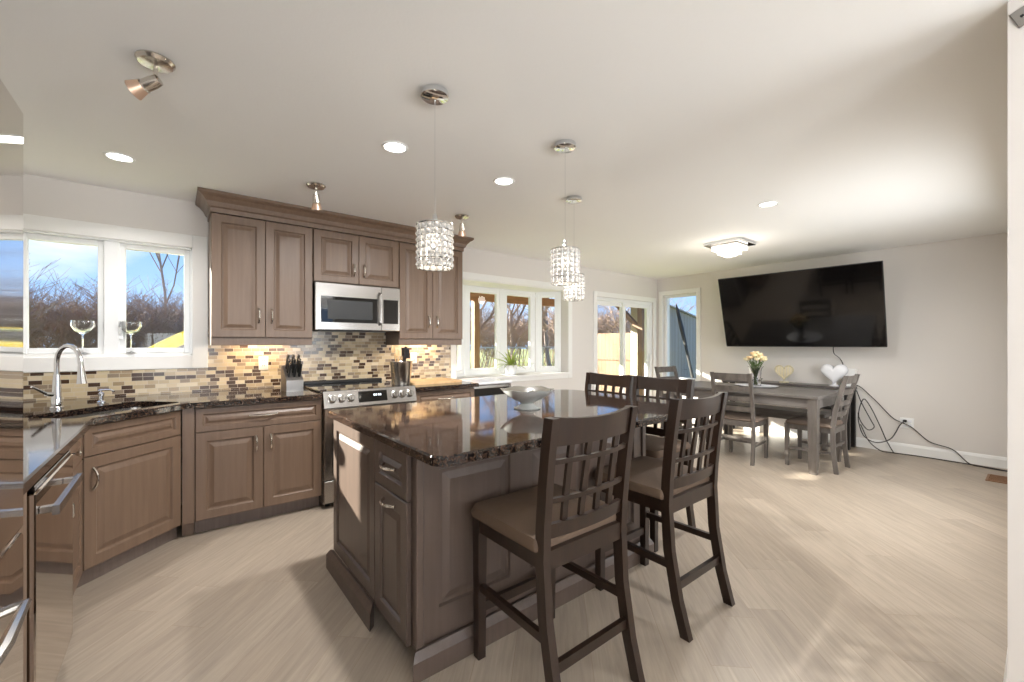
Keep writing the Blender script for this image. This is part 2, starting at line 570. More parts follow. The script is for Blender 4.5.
    def sphere(self, c, r, n=12, m=8, sc=(1, 1, 1)):
        prof = [(r * math.sin(PI * i / m), -r * math.cos(PI * i / m)) for i in range(m + 1)]
        T0 = self.T
        self.T = T0 @ Matrix.Translation(Vector(c)) @ Matrix.Diagonal((sc[0], sc[1], sc[2], 1))
        self.lathe(prof, (0, 0, 0), n)
        self.T = T0
        return self

    def rings(self, x0, z0, w, h, steps, cap_back=True):
        """nested rectangles in the XZ plane facing -Y; steps = (inset, y)"""
        R = []
        for ins, y in steps:
            R.append([self.v((x0 + ins, y, z0 + ins)), self.v((x0 + w - ins, y, z0 + ins)),
                      self.v((x0 + w - ins, y, z0 + h - ins)), self.v((x0 + ins, y, z0 + h - ins))])
        for i in range(len(R) - 1):
            for k in range(4):
                self.bm.faces.new((R[i][k], R[i][(k + 1) % 4], R[i + 1][(k + 1) % 4], R[i + 1][k]))
        self.bm.faces.new(R[-1])
        if cap_back: self.bm.faces.new(R[0][::-1])
        return self

    def build(self, name, mat, parent=None, loc=None, smooth=35):
        bmesh.ops.recalc_face_normals(self.bm, faces=self.bm.faces)
        me = bpy.data.meshes.new(name)
        self.bm.to_mesh(me); self.bm.free()
        if smooth:
            for p in me.polygons: p.use_smooth = True
            me.set_sharp_from_angle(angle=math.radians(smooth))
        me.materials.append(mat if not isinstance(mat, str) else M[mat])
        o = bpy.data.objects.new(name, me)
        COL.objects.link(o)
        if parent: o.parent = parent
        if loc: o.location = loc
        return o


def tag(o, label=None, cat=None, group=None, kind=None):
    if label: o['label'] = label
    if cat: o['category'] = cat
    if group: o['group'] = group
    if kind: o['kind'] = kind
    return o


def thing(name, label, cat, loc=(0, 0, 0), rz=0.0, group=None):
    o = bpy.data.objects.new(name, None)
    o.empty_display_size = 0.1
    COL.objects.link(o)
    o.location = loc; o.rotation_euler = (0, 0, rz)
    return tag(o, label, cat, group)


def dup(o, loc=None, rz=None, label=None, group=None, parent=None, scale=None):
    c = o.copy(); COL.objects.link(c)
    if parent is not None: c.parent = parent
    if loc is not None: c.location = loc
    if rz is not None: c.rotation_euler = (0, 0, rz)
    if scale is not None: c.scale = (scale,) * 3 if isinstance(scale, (int, float)) else scale
    if label: c['label'] = label
    if group: c['group'] = group
    for ch in list(o.children): dup(ch, parent=c)
    return c


def structure(o, label=None, cat=None):
    return tag(o, label, cat, kind='structure')


def arc(cx, cy, r, a0, a1, n):
    return [(cx + r * math.cos(math.radians(a0 + (a1 - a0) * i / n)), cy + r * math.sin(math.radians(a0 + (a1 - a0) * i / n))) for i in range(n + 1)]


def round_poly(pts, radii, n=8):
    out = []
    N = len(pts)
    for i in range(N):
        p, q, r = Vector(pts[i - 1]), Vector(pts[i]), Vector(pts[(i + 1) % N])
        rad = radii[i] if isinstance(radii, (list, tuple)) else radii
        if rad <= 0: out.append(tuple(q)); continue
        a = (p - q).normalized(); b = (r - q).normalized()
        ang = a.angle(b)
        d = rad / math.tan(ang / 2)
        c = q + (a + b).normalized() * (rad / math.sin(ang / 2))
        s, e = q + a * d, q + b * d
        t0 = math.atan2(s.y - c.y, s.x - c.x); t1 = math.atan2(e.y - c.y, e.x - c.x)
        while t1 - t0 > PI: t1 -= 2 * PI
        while t1 - t0 < -PI: t1 += 2 * PI
        for k in range(n + 1):
            t = t0 + (t1 - t0) * k / n
            out.append((c.x + rad * math.cos(t), c.y + rad * math.sin(t)))
    return out


def smooth_path(pts, n=6):
    """Catmull-Rom through pts"""
    P = [Vector(p) for p in pts]
    P = [P[0] * 2 - P[1]] + P + [P[-1] * 2 - P[-2]]
    out = []
    for i in range(1, len(P) - 2):
        for k in range(n):
            t = k / n
            a, b, c, d = P[i - 1], P[i], P[i + 1], P[i + 2]
            out.append(0.5 * ((2 * b) + (c - a) * t + (2 * a - 5 * b + 4 * c - d) * t * t + (3 * b - a - 3 * c + d) * t ** 3))
    out.append(P[-2])
    return out


# ------------------------------------------------------------------ room shell
CEIL = 2.395
XL, XR, YB, YR = -1.05, 6.60, 4.22, -3.2
TH = 0.16


def wall_with_holes(name, axis, pos, a0, a1, holes, z1=CEIL + 0.1, outward=1, mat='wall'):
    """wall slab along X (axis='x', inner face Y=pos) or along Y (axis='y', inner face X=pos)"""
    m = MB()
    us = sorted({a0, a1} | {h[0] for h in holes} | {h[1] for h in holes})
    zs = sorted({-0.05, z1} | {h[2] for h in holes} | {h[3] for h in holes})
    for i in range(len(us) - 1):
        # merge vertical runs
        runs = []
        for j in range(len(zs) - 1):
            uc, zc = (us[i] + us[i + 1]) / 2, (zs[j] + zs[j + 1]) / 2
            if any(h[0] < uc < h[1] and h[2] < zc < h[3] for h in holes): continue
            if runs and abs(runs[-1][1] - zs[j]) < 1e-6: runs[-1][1] = zs[j + 1]
            else: runs.append([zs[j], zs[j + 1]])
        for za, zb in runs:
            p0, p1 = (pos, pos + TH * outward)
            if axis == 'x': m.box(us[i], min(p0, p1), za, us[i + 1], max(p0, p1), zb)
            else: m.box(min(p0, p1), us[i], za, max(p0, p1), us[i + 1], zb)
    bmesh.ops.remove_doubles(m.bm, verts=m.bm.verts, dist=1e-5)
    return structure(m.build(name, mat, smooth=0))


structure(MB().box(XL - TH, YR - TH, -0.05, XR + TH, YB + TH, 0.0).build('floor', 'floor', smooth=0))
structure(MB().box(XL - TH, YR - TH, CEIL, XR + TH, YB + TH, CEIL + 0.1).build('ceiling', 'ceiling', smooth=0))
SINKW = (-0.83, 0.11, 1.174, 2.027)       # opening of the window over the sink
BAYW = (2.53, 4.37, 0.86, 2.03)
DOORW = (4.99, 6.47, 0.0, 1.985)
SIDEW = (3.505, 4.11, 0.66, 2.10)
wall_with_holes('wall_back', 'x', YB, XL - TH, XR + TH, [SINKW, BAYW, DOORW])
wall_with_holes('wall_right', 'y', XR, 0.077 - 0.12, YB, [SIDEW])
wall_with_holes('wall_left', 'y', XL, YR, YB, [], outward=-1)
FILLW = [(-1.0, 0.6, 0.3, 2.2), (1.8, 3.4, 0.3, 2.2)]  # openings added out of view for the fill lights
wall_with_holes('wall_rear', 'x', YR, XL - TH, 4.5, FILLW, outward=-1)
wall_with_holes('wall_side', 'y', 4.5, YR, -0.043, [])
pw = MB()
PW_Y0, PW_Y1 = -0.043, 0.077
pw.box(2.15, PW_Y0, 0, 3.35, PW_Y1, CEIL)
pw.box(5.25, PW_Y0, 0, XR, PW_Y1, CEIL)
pw.box(3.35, PW_Y0, 0, 5.25, PW_Y1, 0.55)  # gap left for the added, unseen window with its fill light
pw.box(3.35, PW_Y0, 2.05, 5.25, PW_Y1, CEIL)
structure(pw.build('wall_partition', 'wall', smooth=0))

# baseboards
def baseboard(name, p0, p1, nrm):
    """profile swept from p0 to p1 on the floor, nrm = direction into the room"""
    m = MB()
    p0, p1, nv = Vector((*p0, 0)), Vector((*p1, 0)), Vector((*nrm, 0))
    prof = [(0, 0), (0.014, 0), (0.014, 0.085), (0.009, 0.1), (0.005, 0.112), (0, 0.115)]
    A = [m.v(p0 + nv * a + Vector((0, 0, z))) for a, z in prof]
    B = [m.v(p1 + nv * a + Vector((0, 0, z))) for a, z in prof]
    n = len(prof)
    for k in range(n): m.bm.faces.new((A[k], A[(k + 1) % n], B[(k + 1) % n], B[k]))
    m.bm.faces.new(A[::-1]); m.bm.faces.new(B)
    return structure(m.build(name, 'trim', smooth=0))

baseboard('baseboard_right', (XR, 0.077), (XR, YB), (-1, 0))
baseboard('baseboard_partition', (2.15, 0.077), (XR - 0.02, 0.077), (0, 1))
baseboard('baseboard_back', (3.02, YB), (4.9, YB), (0, -1))


def casing(name, parent, axis, pos, a0, a1, z0, z1, w=0.09, t=0.018, inward=-1, bottom=True):
    """flat casing frame around an opening on the inner wall face"""
    m = MB()
    def b(u0, za, u1, zb, extra=0):
        q0, q1 = sorted((pos, pos + inward * (t + extra)))
        if axis == 'x': m.box(u0, q0, za, u1, q1, zb, 0.003)
        else: m.box(q0, u0, za, q1, u1, zb, 0.003)
    b(a0 - w, z0 - (w if bottom else 0), a0, z1 + w)
    b(a1, z0 - (w if bottom else 0), a1 + w, z1 + w)
    b(a0, z1, a1, z1 + w)
    if bottom: b(a0, z0 - w, a1, z0)
    # thin back band
    return m.build(name, 'trim', parent, smooth=0)


def sash(mb, x0, z0, x1, z1, y, w, t):
    """rectangular frame in the XZ plane, depth from y to y+t"""
    mb.box(x0, y, z0, x0 + w, y + t, z1, 0.004)
    mb.box(x1 - w, y, z0, x1, y + t, z1, 0.004)
    mb.box(x0 + w, y, z0, x1 - w, y + t, z0 + w, 0.004)
    mb.box(x0 + w, y, z1 - w, x1 - w, y + t, z1, 0.004)


# window_1 : over the sink, two lites
w1 = structure(thing('window_1', 'white two-pane window above the kitchen sink', 'window', (0, 0, 0)))
casing('window_casing', w1, 'x', YB, SINKW[0], SINKW[1], SINKW[2], SINKW[3], 0.1)
m = MB()
x0, x1, z0, z1 = SINKW
t_ = 0.012
m.box(x0, YB + 0.002, z0, x0 + t_, YB + TH, z1); m.box(x1 - t_, YB + 0.002, z0, x1, YB + TH, z1)
m.box(x0, YB + 0.002, z1 - t_, x1, YB + TH, z1); m.box(x0, YB + 0.002, z0, x1, YB + TH, z0 + t_)
m.box(-0.402, YB + 0.02, z0, -0.321, YB + 0.12, z1, 0.003)
m.build('window_frame', 'vinyl', w1, smooth=0)
structure(MB().box(x0 + 0.012, YB + 0.004, z0 + 0.012, x1 - 0.012, YB + 0.10, z0 + 0.022).build('window_sill', 'trim', w1, smooth=0))
for a, b in ((x0 + 0.012, -0.397), (-0.326, x1 - 0.012)):
    m = MB(); sash(m, a, z0 + 0.022, b, z1 - 0.012, YB + 0.05, 0.04, 0.05)
    s = m.build('sash', 'vinyl', w1, smooth=0)
    MB().box(a + 0.035, YB + 0.07, z0 + 0.057, b - 0.035, YB + 0.076, z1 - 0.047).build('pane', 'pane', s, smooth=0)
    # casement crank
    m = MB()
    m.box((a + b) / 2 - 0.05, YB + 0.035, z0 + 0.024, (a + b) / 2 + 0.05, YB + 0.05, z0 + 0.04, 0.004)
    m.tube([((a + b) / 2, YB + 0.034, z0 + 0.036), ((a + b) / 2 + 0.05, YB + 0.02, z0 + 0.034), ((a + b) / 2 + 0.065, YB + 0.018, z0 + 0.045)], 0.005, 6)
    m.build('crank', 'vinyl', s)
m = MB(); m.box(-0.325, YB + 0.018, 1.30, -0.30, YB + 0.032, 1.37, 0.004); m.bar((-0.312, YB + 0.015, 1.335), (-0.312, YB - 0.005, 1.39), 0.014, 0.01)
m.build('lock_lever', 'vinyl', w1)

# window_2 : bay window
w2 = structure(thing('window_2', 'white bay window with wide sill beside the kitchen cabinets', 'window', (0, 0, 0)))
casing('window_casing', w2, 'x', YB, BAYW[0], BAYW[1], BAYW[2], BAYW[3], 0.075)
BY = 4.62
bx0, bx1 = 2.90, 4.11
plan_out = [(BAYW[0], YB + 0.03), (BAYW[0], YB + TH), (bx0, BY), (bx1, BY), (BAYW[1], YB + TH), (BAYW[1], YB + 0.03)]
plan_big = [(BAYW[0] - 0.0, YB + 0.001), (BAYW[0], YB + TH), (bx0 - 0.03, BY + 0.09), (bx1 + 0.03, BY + 0.09), (BAYW[1], YB + TH), (BAYW[1], YB + 0.001)]
structure(MB().prism(plan_big, BAYW[2] - 0.10, BAYW[2]).build('window_sill', 'trim', w2, smooth=0))
structure(MB().prism(plan_big, BAYW[3] - 0.012, BAYW[3] + 0.12).build('window_head', 'trim', w2, smooth=0))
m = MB(); m.box(BAYW[0] - 0.02, YB - 0.03, BAYW[2] - 0.028, BAYW[1] + 0.02, YB + 0.06, BAYW[2] + 0.004, 0.004)
m.build('stool_nosing', 'trim', w2, smooth=0)


def bay_lite(p, q, split, wside=0.07):
    """framed lites on the plan segment p->q"""
    p, q = Vector((*p, 0)), Vector((*q, 0))
    L_ = (q - p).length
    ang = math.atan2(q.y - p.y, q.x - p.x)
    T = Matrix.Translation(p) @ Matrix.Rotation(ang, 4, 'Z')
    m = MB(); m.T = T
    z0, z1 = BAYW[2], BAYW[3] - 0.005
    # outer frame
    sash(m, 0, z0, L_, z1, 0, 0.045, 0.085)
    if split:
        m.box(L_ / 2 - 0.045, -0.01, z0, L_ / 2 + 0.045, 0.085, z1, 0.004)
    f = m.build('bay_frame', 'vinyl', w2, smooth=0)
    spans = [(0.04, L_ / 2 - 0.04), (L_ / 2 + 0.04, L_ - 0.04)] if split else [(0.04, L_ - 0.04)]
    for a, b in spans:
        m = MB(); m.T = T
        sash(m, a, z0 + 0.035, b, z1 - 0.035, 0.008, 0.05, 0.05)
        s = m.build('sash', 'vinyl', w2, smooth=0)
        m = MB(); m.T = T
        m.box(a + 0.045, 0.03, z0 + 0.08, b - 0.045, 0.036, z1 - 0.08)
        m.build('pane', 'pane', s, smooth=0)
    return f

bay_lite((BAYW[0] + 0.01, YB + 0.13), (bx0, BY), False)
bay_lite((bx0, BY), (bx1, BY), True)
bay_lite((bx1, BY), (BAYW[1] - 0.01, YB + 0.13), False)

# door_1 : sliding patio door
d1 = structure(thing('door_1', 'white sliding glass patio door in the corner of the dining area', 'door', (0, 0, 0)))
casing('door_casing', d1, 'x', YB, DOORW[0], DOORW[1], DOORW[2], DOORW[3], 0.075, bottom=False)
m = MB()
x0, x1, z0, z1 = DOORW
sash(m, x0, z0, x1, z1, YB + 0.02, 0.05, 0.12)
m.build('door_frame', 'vinyl', d1, smooth=0)
xm = (x0 + x1) / 2
for a, b, y in ((x0 + 0.04, xm + 0.03, YB + 0.085), (xm - 0.03, x1 - 0.04, YB + 0.045)):
    m = MB(); sash(m, a, 0.05, b, z1 - 0.045, y, 0.065, 0.035)
    s = m.build('door_panel', 'vinyl', d1, smooth=0)
    MB().box(a + 0.06, y + 0.014, 0.11, b - 0.06, y + 0.02, z1 - 0.105).build('pane', 'pane', s, smooth=0)
m = MB()
m.tube([(x1 - 0.075, YB + 0.045, 0.86), (x1 - 0.075, YB + 0.01, 0.89), (x1 - 0.075, YB + 0.01, 1.06), (x1 - 0.075, YB + 0.045, 1.09)], 0.01, 8)
m.build('door_handle', 'vinyl', d1)

# window_3 : tall window on the television wall
w3 = structure(thing('window_3', 'narrow tall white window near the dining corner', 'window', (0, 0, 0)))
casing('window_casing', w3, 'y', XR, SIDEW[0], SIDEW[1], SIDEW[2], SIDEW[3], 0.07)
m = MB()
m.T = Matrix.Translation((XR, 0, 0)) @ Matrix.Rotation(PI / 2, 4, 'Z')      # local x -> +Y, local y -> -X
sash(m, SIDEW[0], SIDEW[2], SIDEW[1], SIDEW[3], -0.15, 0.04, 0.09)
s = m.build('sash', 'vinyl', w3, smooth=0)
MB().box(XR + 0.10, SIDEW[0] + 0.035, SIDEW[2] + 0.035, XR + 0.106, SIDEW[1] - 0.035, SIDEW[3] - 0.035).build('pane', 'pane', s, smooth=0)

# added unseen windows around the fill lights: plain framed panes
for i, (a, b, za, zb) in enumerate(FILLW):
    o = structure(thing('window_%d' % (4 + i), 'added unseen rear window for a fill light', 'window'))
    m = MB(); sash(m, a, za, b, zb, YR - 0.12, 0.06, 0.08); m.build('window_frame', 'vinyl', o, smooth=0)
    MB().box(a + 0.05, YR - 0.09, za + 0.05, b - 0.05, YR - 0.084, zb - 0.05).build('pane', 'pane', o, smooth=0)
o = structure(thing('window_6', 'added unseen partition window for a fill light', 'window'))
m = MB(); sash(m, 3.35, 0.55, 5.25, 2.05, -0.01, 0.05, 0.05); m.build('window_frame', 'vinyl', o, smooth=0)
MB().box(3.39, 0.012, 0.59, 5.21, 0.018, 2.01).build('pane', 'pane', o, smooth=0)

# hinge leaf at the top of the jamb
h = thing('door_hinge', 'dark metal hinge leaf screwed at the top of the white jamb', 'hinge', (2.146, 0.035, 2.33))
m = MB(); m.T = Matrix.Rotation(math.radians(-22), 4, 'X'); m.box(-0.003, -0.045, -0.030, 0.003, 0.030, 0.028, 0.001); m.build('leaf', 'steel_dark', h)
for y in (-0.02, 0.012):
    m = MB(); m.T = Matrix.Rotation(math.radians(-22), 4, 'X'); m.box(-0.006, y - 0.004, -0.004, -0.002, y + 0.004, 0.004, 0.001)
    m.build('screw', 'black', h)

# ------------------------------------------------------------------ kitchen cabinets
def front_panel(mb, x0, z0, w, h, y=0.0, t=0.02, frame=0.062):
    fr = min(frame, h * 0.27, w * 0.27)
    mb.rings(x0, z0, w, h, [(0, y), (0, y - t + 0.003), (0.003, y - t), (fr - 0.004, y - t), (fr, y - t + 0.004), (fr + 0.004, y - t + 0.011),
                           (fr + 0.012, y - t + 0.011), (fr + 0.012 + min(0.026, h * 0.1), y - t + 0.002)])


def pull(mb, c, length, vertical=True, off=0.028):
    """bowed satin pull on a front at y = c[1], sticking out towards -Y"""
    x, y, z = c
    pts = []; rs = []
    n = 12
    for i in range(n + 1):
        s = -1 + 2 * i / n
        a = s * length / 2
        o = off * (1 - abs(s) ** 2.6)
        pts.append((x, y - o - 0.002, z + a) if vertical else (x + a, y - o - 0.002, z))
        rs.append(0.0048 + 0.0022 * abs(math.sin(s * PI)) + (0.003 if i in (0, n) else 0))
    mb.tube(pts, rs, 8)
    return mb


def cab_front(parent, kind, x0, z0, w, h, mat, y=0.0, handle=None, hmat='nickel', knob=False):
    mb = MB(); front_panel(mb, x0, z0, w, h, y)
    p = mb.build(kind, mat, parent, smooth=0)
    if handle:
        hx, hz, L_, vert = handle
        hb = MB()
        if knob:
            hb.T = Matrix.Translation((hx, y - 0.02, hz)) @ Matrix.Rotation(PI / 2, 4, 'X')
            hb.lathe([(0.006, 0), (0.005, 0.012), (0.012, 0.02), (0.014, 0.027), (0.009, 0.033), (0, 0.034)], (0, 0, 0), 14)
            hb.build('knob', hmat, p)
        else:
            pull(hb, (hx, y - 0.02, hz), L_, vert)
            hb.build('handle', hmat, p)
    return p


CT = 0.885           # counter top height
CB = 0.850


def base_cabinet(label, loc, rz, w, d, parts, kick=True, mat='cab', toe=0.07, z0=0.1):
    c = thing('base_cabinet', label, 'cabinet', loc, rz)
    m = MB(); m.box(0.001, 0, z0, w - 0.001, d, CB - 0.002, 0.001)
    m.build('body', mat, c, smooth=0)
    if kick: MB().box(0.001, toe, 0, w - 0.001, toe + 0.018, z0).build('toe_kick', 'cab_kick', c, smooth=0)
    for p in parts: cab_front(c, *p[:5], mat=mat, **p[5])
    return c

g = 0.003
# left of the range
W = 0.781
base_cabinet('taupe base cabinet with one wide drawer over two doors left of the range', (0.103, 3.47, 0), 0, W, 0.735, [
    ('drawer', g, 0.685, W - 2 * g, 0.155, dict(handle=(W / 2, 0.765, 0.17, False))),
    ('door', g, 0.105, W / 2 - 1.5 * g, 0.575, dict(handle=(W / 2 - 0.045, 0.565, 0.11, True))),
    ('door', W / 2 + g / 2, 0.105, W / 2 - 1.5 * g, 0.575, dict(handle=(W / 2 + 0.045, 0.565, 0.11, True)))])
# right of the range
W = 0.63
base_cabinet('taupe base cabinet with one drawer right of the range under the cutting board', (1.652, 3.47, 0), 0, W, 0.735, [
    ('drawer', g, 0.685, W - 2 * g, 0.155, dict(handle=(W / 2, 0.765, 0.17, False))),
    ('door', g, 0.105, W / 2 - 1.5 * g, 0.575, dict(handle=(W / 2 - 0.045, 0.565, 0.11, True))),
    ('door', W / 2 + g / 2, 0.105, W / 2 - 1.5 * g, 0.575, dict(handle=(W / 2 + 0.045, 0.565, 0.11, True)))])
# diagonal sink cabinet (a pentagon body)
AX, AY, BX, BYY = -0.365, 3.05, 0.035, 3.45
Ld = math.hypot(BX - AX, BYY - AY)
ang = math.atan2(BYY - AY, BX - AX)
sc_ = thing('sink_cabinet', 'diagonal corner sink cabinet with false drawer and one door', 'cabinet', (AX, AY, 0), ang)
m = MB()
R_ = Matrix.Rotation(-ang, 4, 'Z')
def loc2(x, y):
    v = R_ @ Vector((x - AX, y - AY, 0)); return (v.x, v.y)
off = 0.02 * math.sin(PI / 4)
poly = [loc2(AX - off, AY + off), loc2(BX - off, BYY + off), loc2(BX - off + 0.0, YB - 0.02), loc2(XL + 0.02, YB - 0.02), loc2(XL + 0.02, AY + off)]
m.prism(poly, 0.1, 0.60)
m.build('body', 'cab', sc_, smooth=0)
m = MB(); m.box(0.01, 0.02, 0.60, Ld - 0.01, 0.036, CB - 0.002); m.build('face_rail', 'cab', sc_, smooth=0)
MB().box(-0.05, 0.075, 0, Ld + 0.04, 0.09, 0.1).build('toe_kick', 'cab_kick', sc_, smooth=0)
cab_front(sc_, 'false_drawer', 0.004, 0.685, Ld - 0.008, 0.155, 'cab', y=0.02)
cab_front(sc_, 'door', 0.004, 0.105, Ld - 0.008, 0.575, 'cab', y=0.02, handle=(0.045, 0.565, 0.11, True))
# stile between sink cabinet and drawer cabinet
fp = MB(); fp.box(0.037, 3.452, 0.1, 0.101, 3.47, CB - 0.002, 0.001); fp.box(0.037, 3.53, 0, 0.101, 3.545, 0.1)
tag(fp.build('filler_panel', 'cab', smooth=0), 'narrow taupe filler strip between the diagonal sink cabinet and drawer cabinet', 'filler panel')
# narrow cabinet on the left run, next to the dishwasher
W = 0.595
base_cabinet('narrow taupe cabinet with a knobbed drawer squeezed beside the dishwasher', (-0.385, 2.447, 0), PI / 2, W, 0.62, [
    ('drawer', g, 0.685, W - 2 * g, 0.155, dict(handle=(W / 2, 0.765, 0.1, False), knob=True)),
    ('door', g, 0.105, W - 2 * g, 0.575, dict(handle=(0.10, 0.565, 0.11, True)))])

# upper cabinets
UY = 3.868
UB, UT = 1.315, 2.25
DU = YB - UY - 0.02 - 0.003


def upper_cabinet(label, x0, w, zb, valance=True, hz=None):
    c = thing('wall_cabinet', label, 'cabinet', (x0, UY + 0.02, 0))
    m = MB(); m.box(0.001, 0, zb, w - 0.001, DU, UT, 0.001); m.build('body', 'cab', c, smooth=0)
    if valance:
        m = MB(); m.box(0.001, 0.0, zb - 0.06, w - 0.001, 0.02, zb, 0.002)
        m.box(0.001, 0.02, zb - 0.06, 0.018, DU, zb); m.box(w - 0.018, 0.02, zb - 0.06, w - 0.001, DU, zb)
        m.build('light_rail', 'cab', c, smooth=0)
    for k in (0, 1):
        x = g if k == 0 else w / 2 + g / 2
        hx = w / 2 - 0.045 if k == 0 else w / 2 + 0.045
        cab_front(c, 'door', x, zb + 0.002, w / 2 - 1.5 * g, UT - zb - 0.006, 'cab', handle=(hx, hz or zb + 0.15, 0.115, True))
    return c

upper_cabinet('tall two-door wall cabinet between the sink window and microwave', 0.213, 0.705, UB, hz=1.49)
upper_cabinet('short two-door wall cabinet directly above the microwave', 0.922, 0.766, 1.802, False, hz=1.93)
upper_cabinet('tall two-door wall cabinet between the microwave and bay window', 1.692, 0.715, UB, hz=1.49)

# crown moulding
m = MB()
path = [(0.213, YB - 0.004), (0.213, UY), (2.407, UY), (2.407, YB - 0.004)]
prof = [(-0.02, 2.252), (0.006, 2.252), (0.008, 2.285), (0.02, 2.295), (0.032, 2.325), (0.058, 2.355), (0.075, 2.365), (0.085, 2.375), (0.085, 2.393), (-0.02, 2.393)]
ringsv = []
for i, (x, y) in enumerate(path):
    r = []
    for o_, z in prof:
        if i == 0: r.append(m.v((x - o_, y, z)))
        elif i == 1: r.append(m.v((x - o_, y - o_, z)))
        elif i == 2: r.append(m.v((x + o_, y - o_, z)))
        else: r.append(m.v((x + o_, y, z)))
    ringsv.append(r)
n = len(prof)
for i in range(3):
    for k in range(n):
        m.bm.faces.new((ringsv[i][k], ringsv[i][(k + 1) % n], ringsv[i + 1][(k + 1) % n], ringsv[i + 1][k]))
m.bm.faces.new(ringsv[0]); m.bm.faces.new(ringsv[-1][::-1])
tag(m.build('crown_moulding', 'cab', smooth=0), 'taupe crown moulding running along the tops of the wall cabinets', 'moulding')

# backsplash
m = MB()
m.box(XL + 0.002, YB - 0.012, CT + 0.001, 0.186, YB, 1.072)
m.box(0.186, YB - 0.012, CT + 0.001, 2.455, YB, 1.38)
structure(m.build('trim_backsplash', 'tile', smooth=0), 'brown and beige mosaic tile backsplash behind the counters', 'backsplash')
# counters
def sink_frame(t, n_):
    tx = Vector((1, 1)) / math.sqrt(2); nn = Vector((-1, 1)) / math.sqrt(2)
    return tuple(Vector((-0.135, 3.23)) + tx * t + nn * n_)
hole = round_poly([sink_frame(-0.30, 0.08), sink_frame(0.33, 0.08), sink_frame(0.33, 0.42), sink_frame(-0.30, 0.42)], 0.05, 5)
outer = [(-0.325, 1.63), (-0.325, 3.04), (0.055, 3.42), (0.878, 3.42), (0.878, YB - 0.001), (XL + 0.001, YB - 0.001), (XL + 0.001, 1.63)]
ct = MB().prism(outer, CB, CT, [hole], bev=0.006).build('countertop', 'granite', smooth=0)
tag(ct, 'dark granite countertop wrapping the corner around the sink', 'countertop')
ct2 = MB().prism([(1.650, 3.42), (2.31, 3.42), (2.31, YB - 0.013), (1.650, YB - 0.013)], CB, CT, bev=0.006).build('countertop', 'granite', smooth=0)
tag(ct2, 'short dark granite countertop right of the range below the bay window', 'countertop')
# sink basin
sk = thing('kitchen_sink', 'stainless undermount sink set in the corner granite', 'sink', (-0.135, 3.23, 0), PI / 4)
def ringz(mb, rect, z): return [mb.v((x, y, z)) for x, y in rect]
m = MB()
r_top = round_poly([(-0.305, 0.075), (0.335, 0.075), (0.335, 0.425), (-0.305, 0.425)], 0.05, 5)
r_bot = round_poly([(-0.285, 0.095), (0.315, 0.095), (0.315, 0.405), (-0.285, 0.405)], 0.06, 5)
r_rim = round_poly([(-0.325, 0.055), (0.355, 0.055), (0.355, 0.445), (-0.325, 0.445)], 0.05, 5)
A, B_, C_ = ringz(m, r_rim, CB - 0.003), ringz(m, r_top, CB - 0.003), ringz(m, r_bot, 0.66)
nn_ = len(A)
for k in range(nn_):
    k2 = (k + 1) % nn_
    m.bm.faces.new((A[k], A[k2], B_[k2], B_[k])); m.bm.faces.new((B_[k], B_[k2], C_[k2], C_[k]))
m.bm.faces.new(C_)
m.build('basin', 'steel', sk)
MB().lathe([(0.045, 0.662), (0.045, 0.665), (0.03, 0.664), (0.02, 0.66), (0, 0.66)], (-0.02, 0.25, 0), 20).build('drain', 'steel_dark', sk)

# faucet
fx, fy = sink_frame(-0.02, 0.50)
fa = thing('faucet', 'tall chrome gooseneck kitchen faucet behind the sink', 'faucet', (-0.545, 3.63, CT), -PI / 4 - 0.15)
m = MB()
m.lathe([(0.03, 0), (0.03, 0.008), (0.024, 0.014), (0.024, 0.06), (0.021, 0.075), (0.018, 0.16), (0.014, 0.2)], (0, 0, 0), 20)
m.build('base', 'chrome', fa)
m = MB()
pts = [(0, 0, 0.19), (0, 0, 0.27)] + [(0.1 - 0.1 * math.cos(a), 0, 0.27 + 0.1 * math.sin(a)) for a in [PI * i / 12 for i in range(1, 12)]] + [(0.205, 0, 0.25)]
m.tube(pts, 0.0125, 12); m.build('spout', 'chrome', fa)
m = MB(); m.tube([(0.204, 0, 0.255), (0.207, 0, 0.21), (0.213, 0, 0.15)], [0.014, 0.017, 0.024], 14); m.build('spray_head', 'chrome', fa)
m = MB(); m.tube([(0.0, -0.02, 0.085), (0.0, -0.05, 0.09)], 0.013, 10); m.tube([(0.0, -0.045, 0.09), (0.02, -0.1, 0.125), (0.03, -0.125, 0.14)], [0.009, 0.007, 0.006], 8)
m.T = Matrix.Identity(4); m.build('lever', 'chrome', fa)
so = thing('soap_dispenser', 'small chrome soap pump beside the faucet', 'soap dispenser', (-0.375, 3.83, CT))
MB().lathe([(0.022, 0), (0.022, 0.006), (0.012, 0.012), (0.011, 0.04), (0.016, 0.045), (0.016, 0.06), (0.006, 0.065), (0.006, 0.08), (0, 0.08)], (0, 0, 0), 16).build('base', 'chrome', so)
m = MB(); m.tube([(-0.012, 0, 0.075), (0.0, 0, 0.08), (0.05, -0.03, 0.08), (0.065, -0.04, 0.07)], 0.006, 8); m.build('nozzle', 'chrome', so)

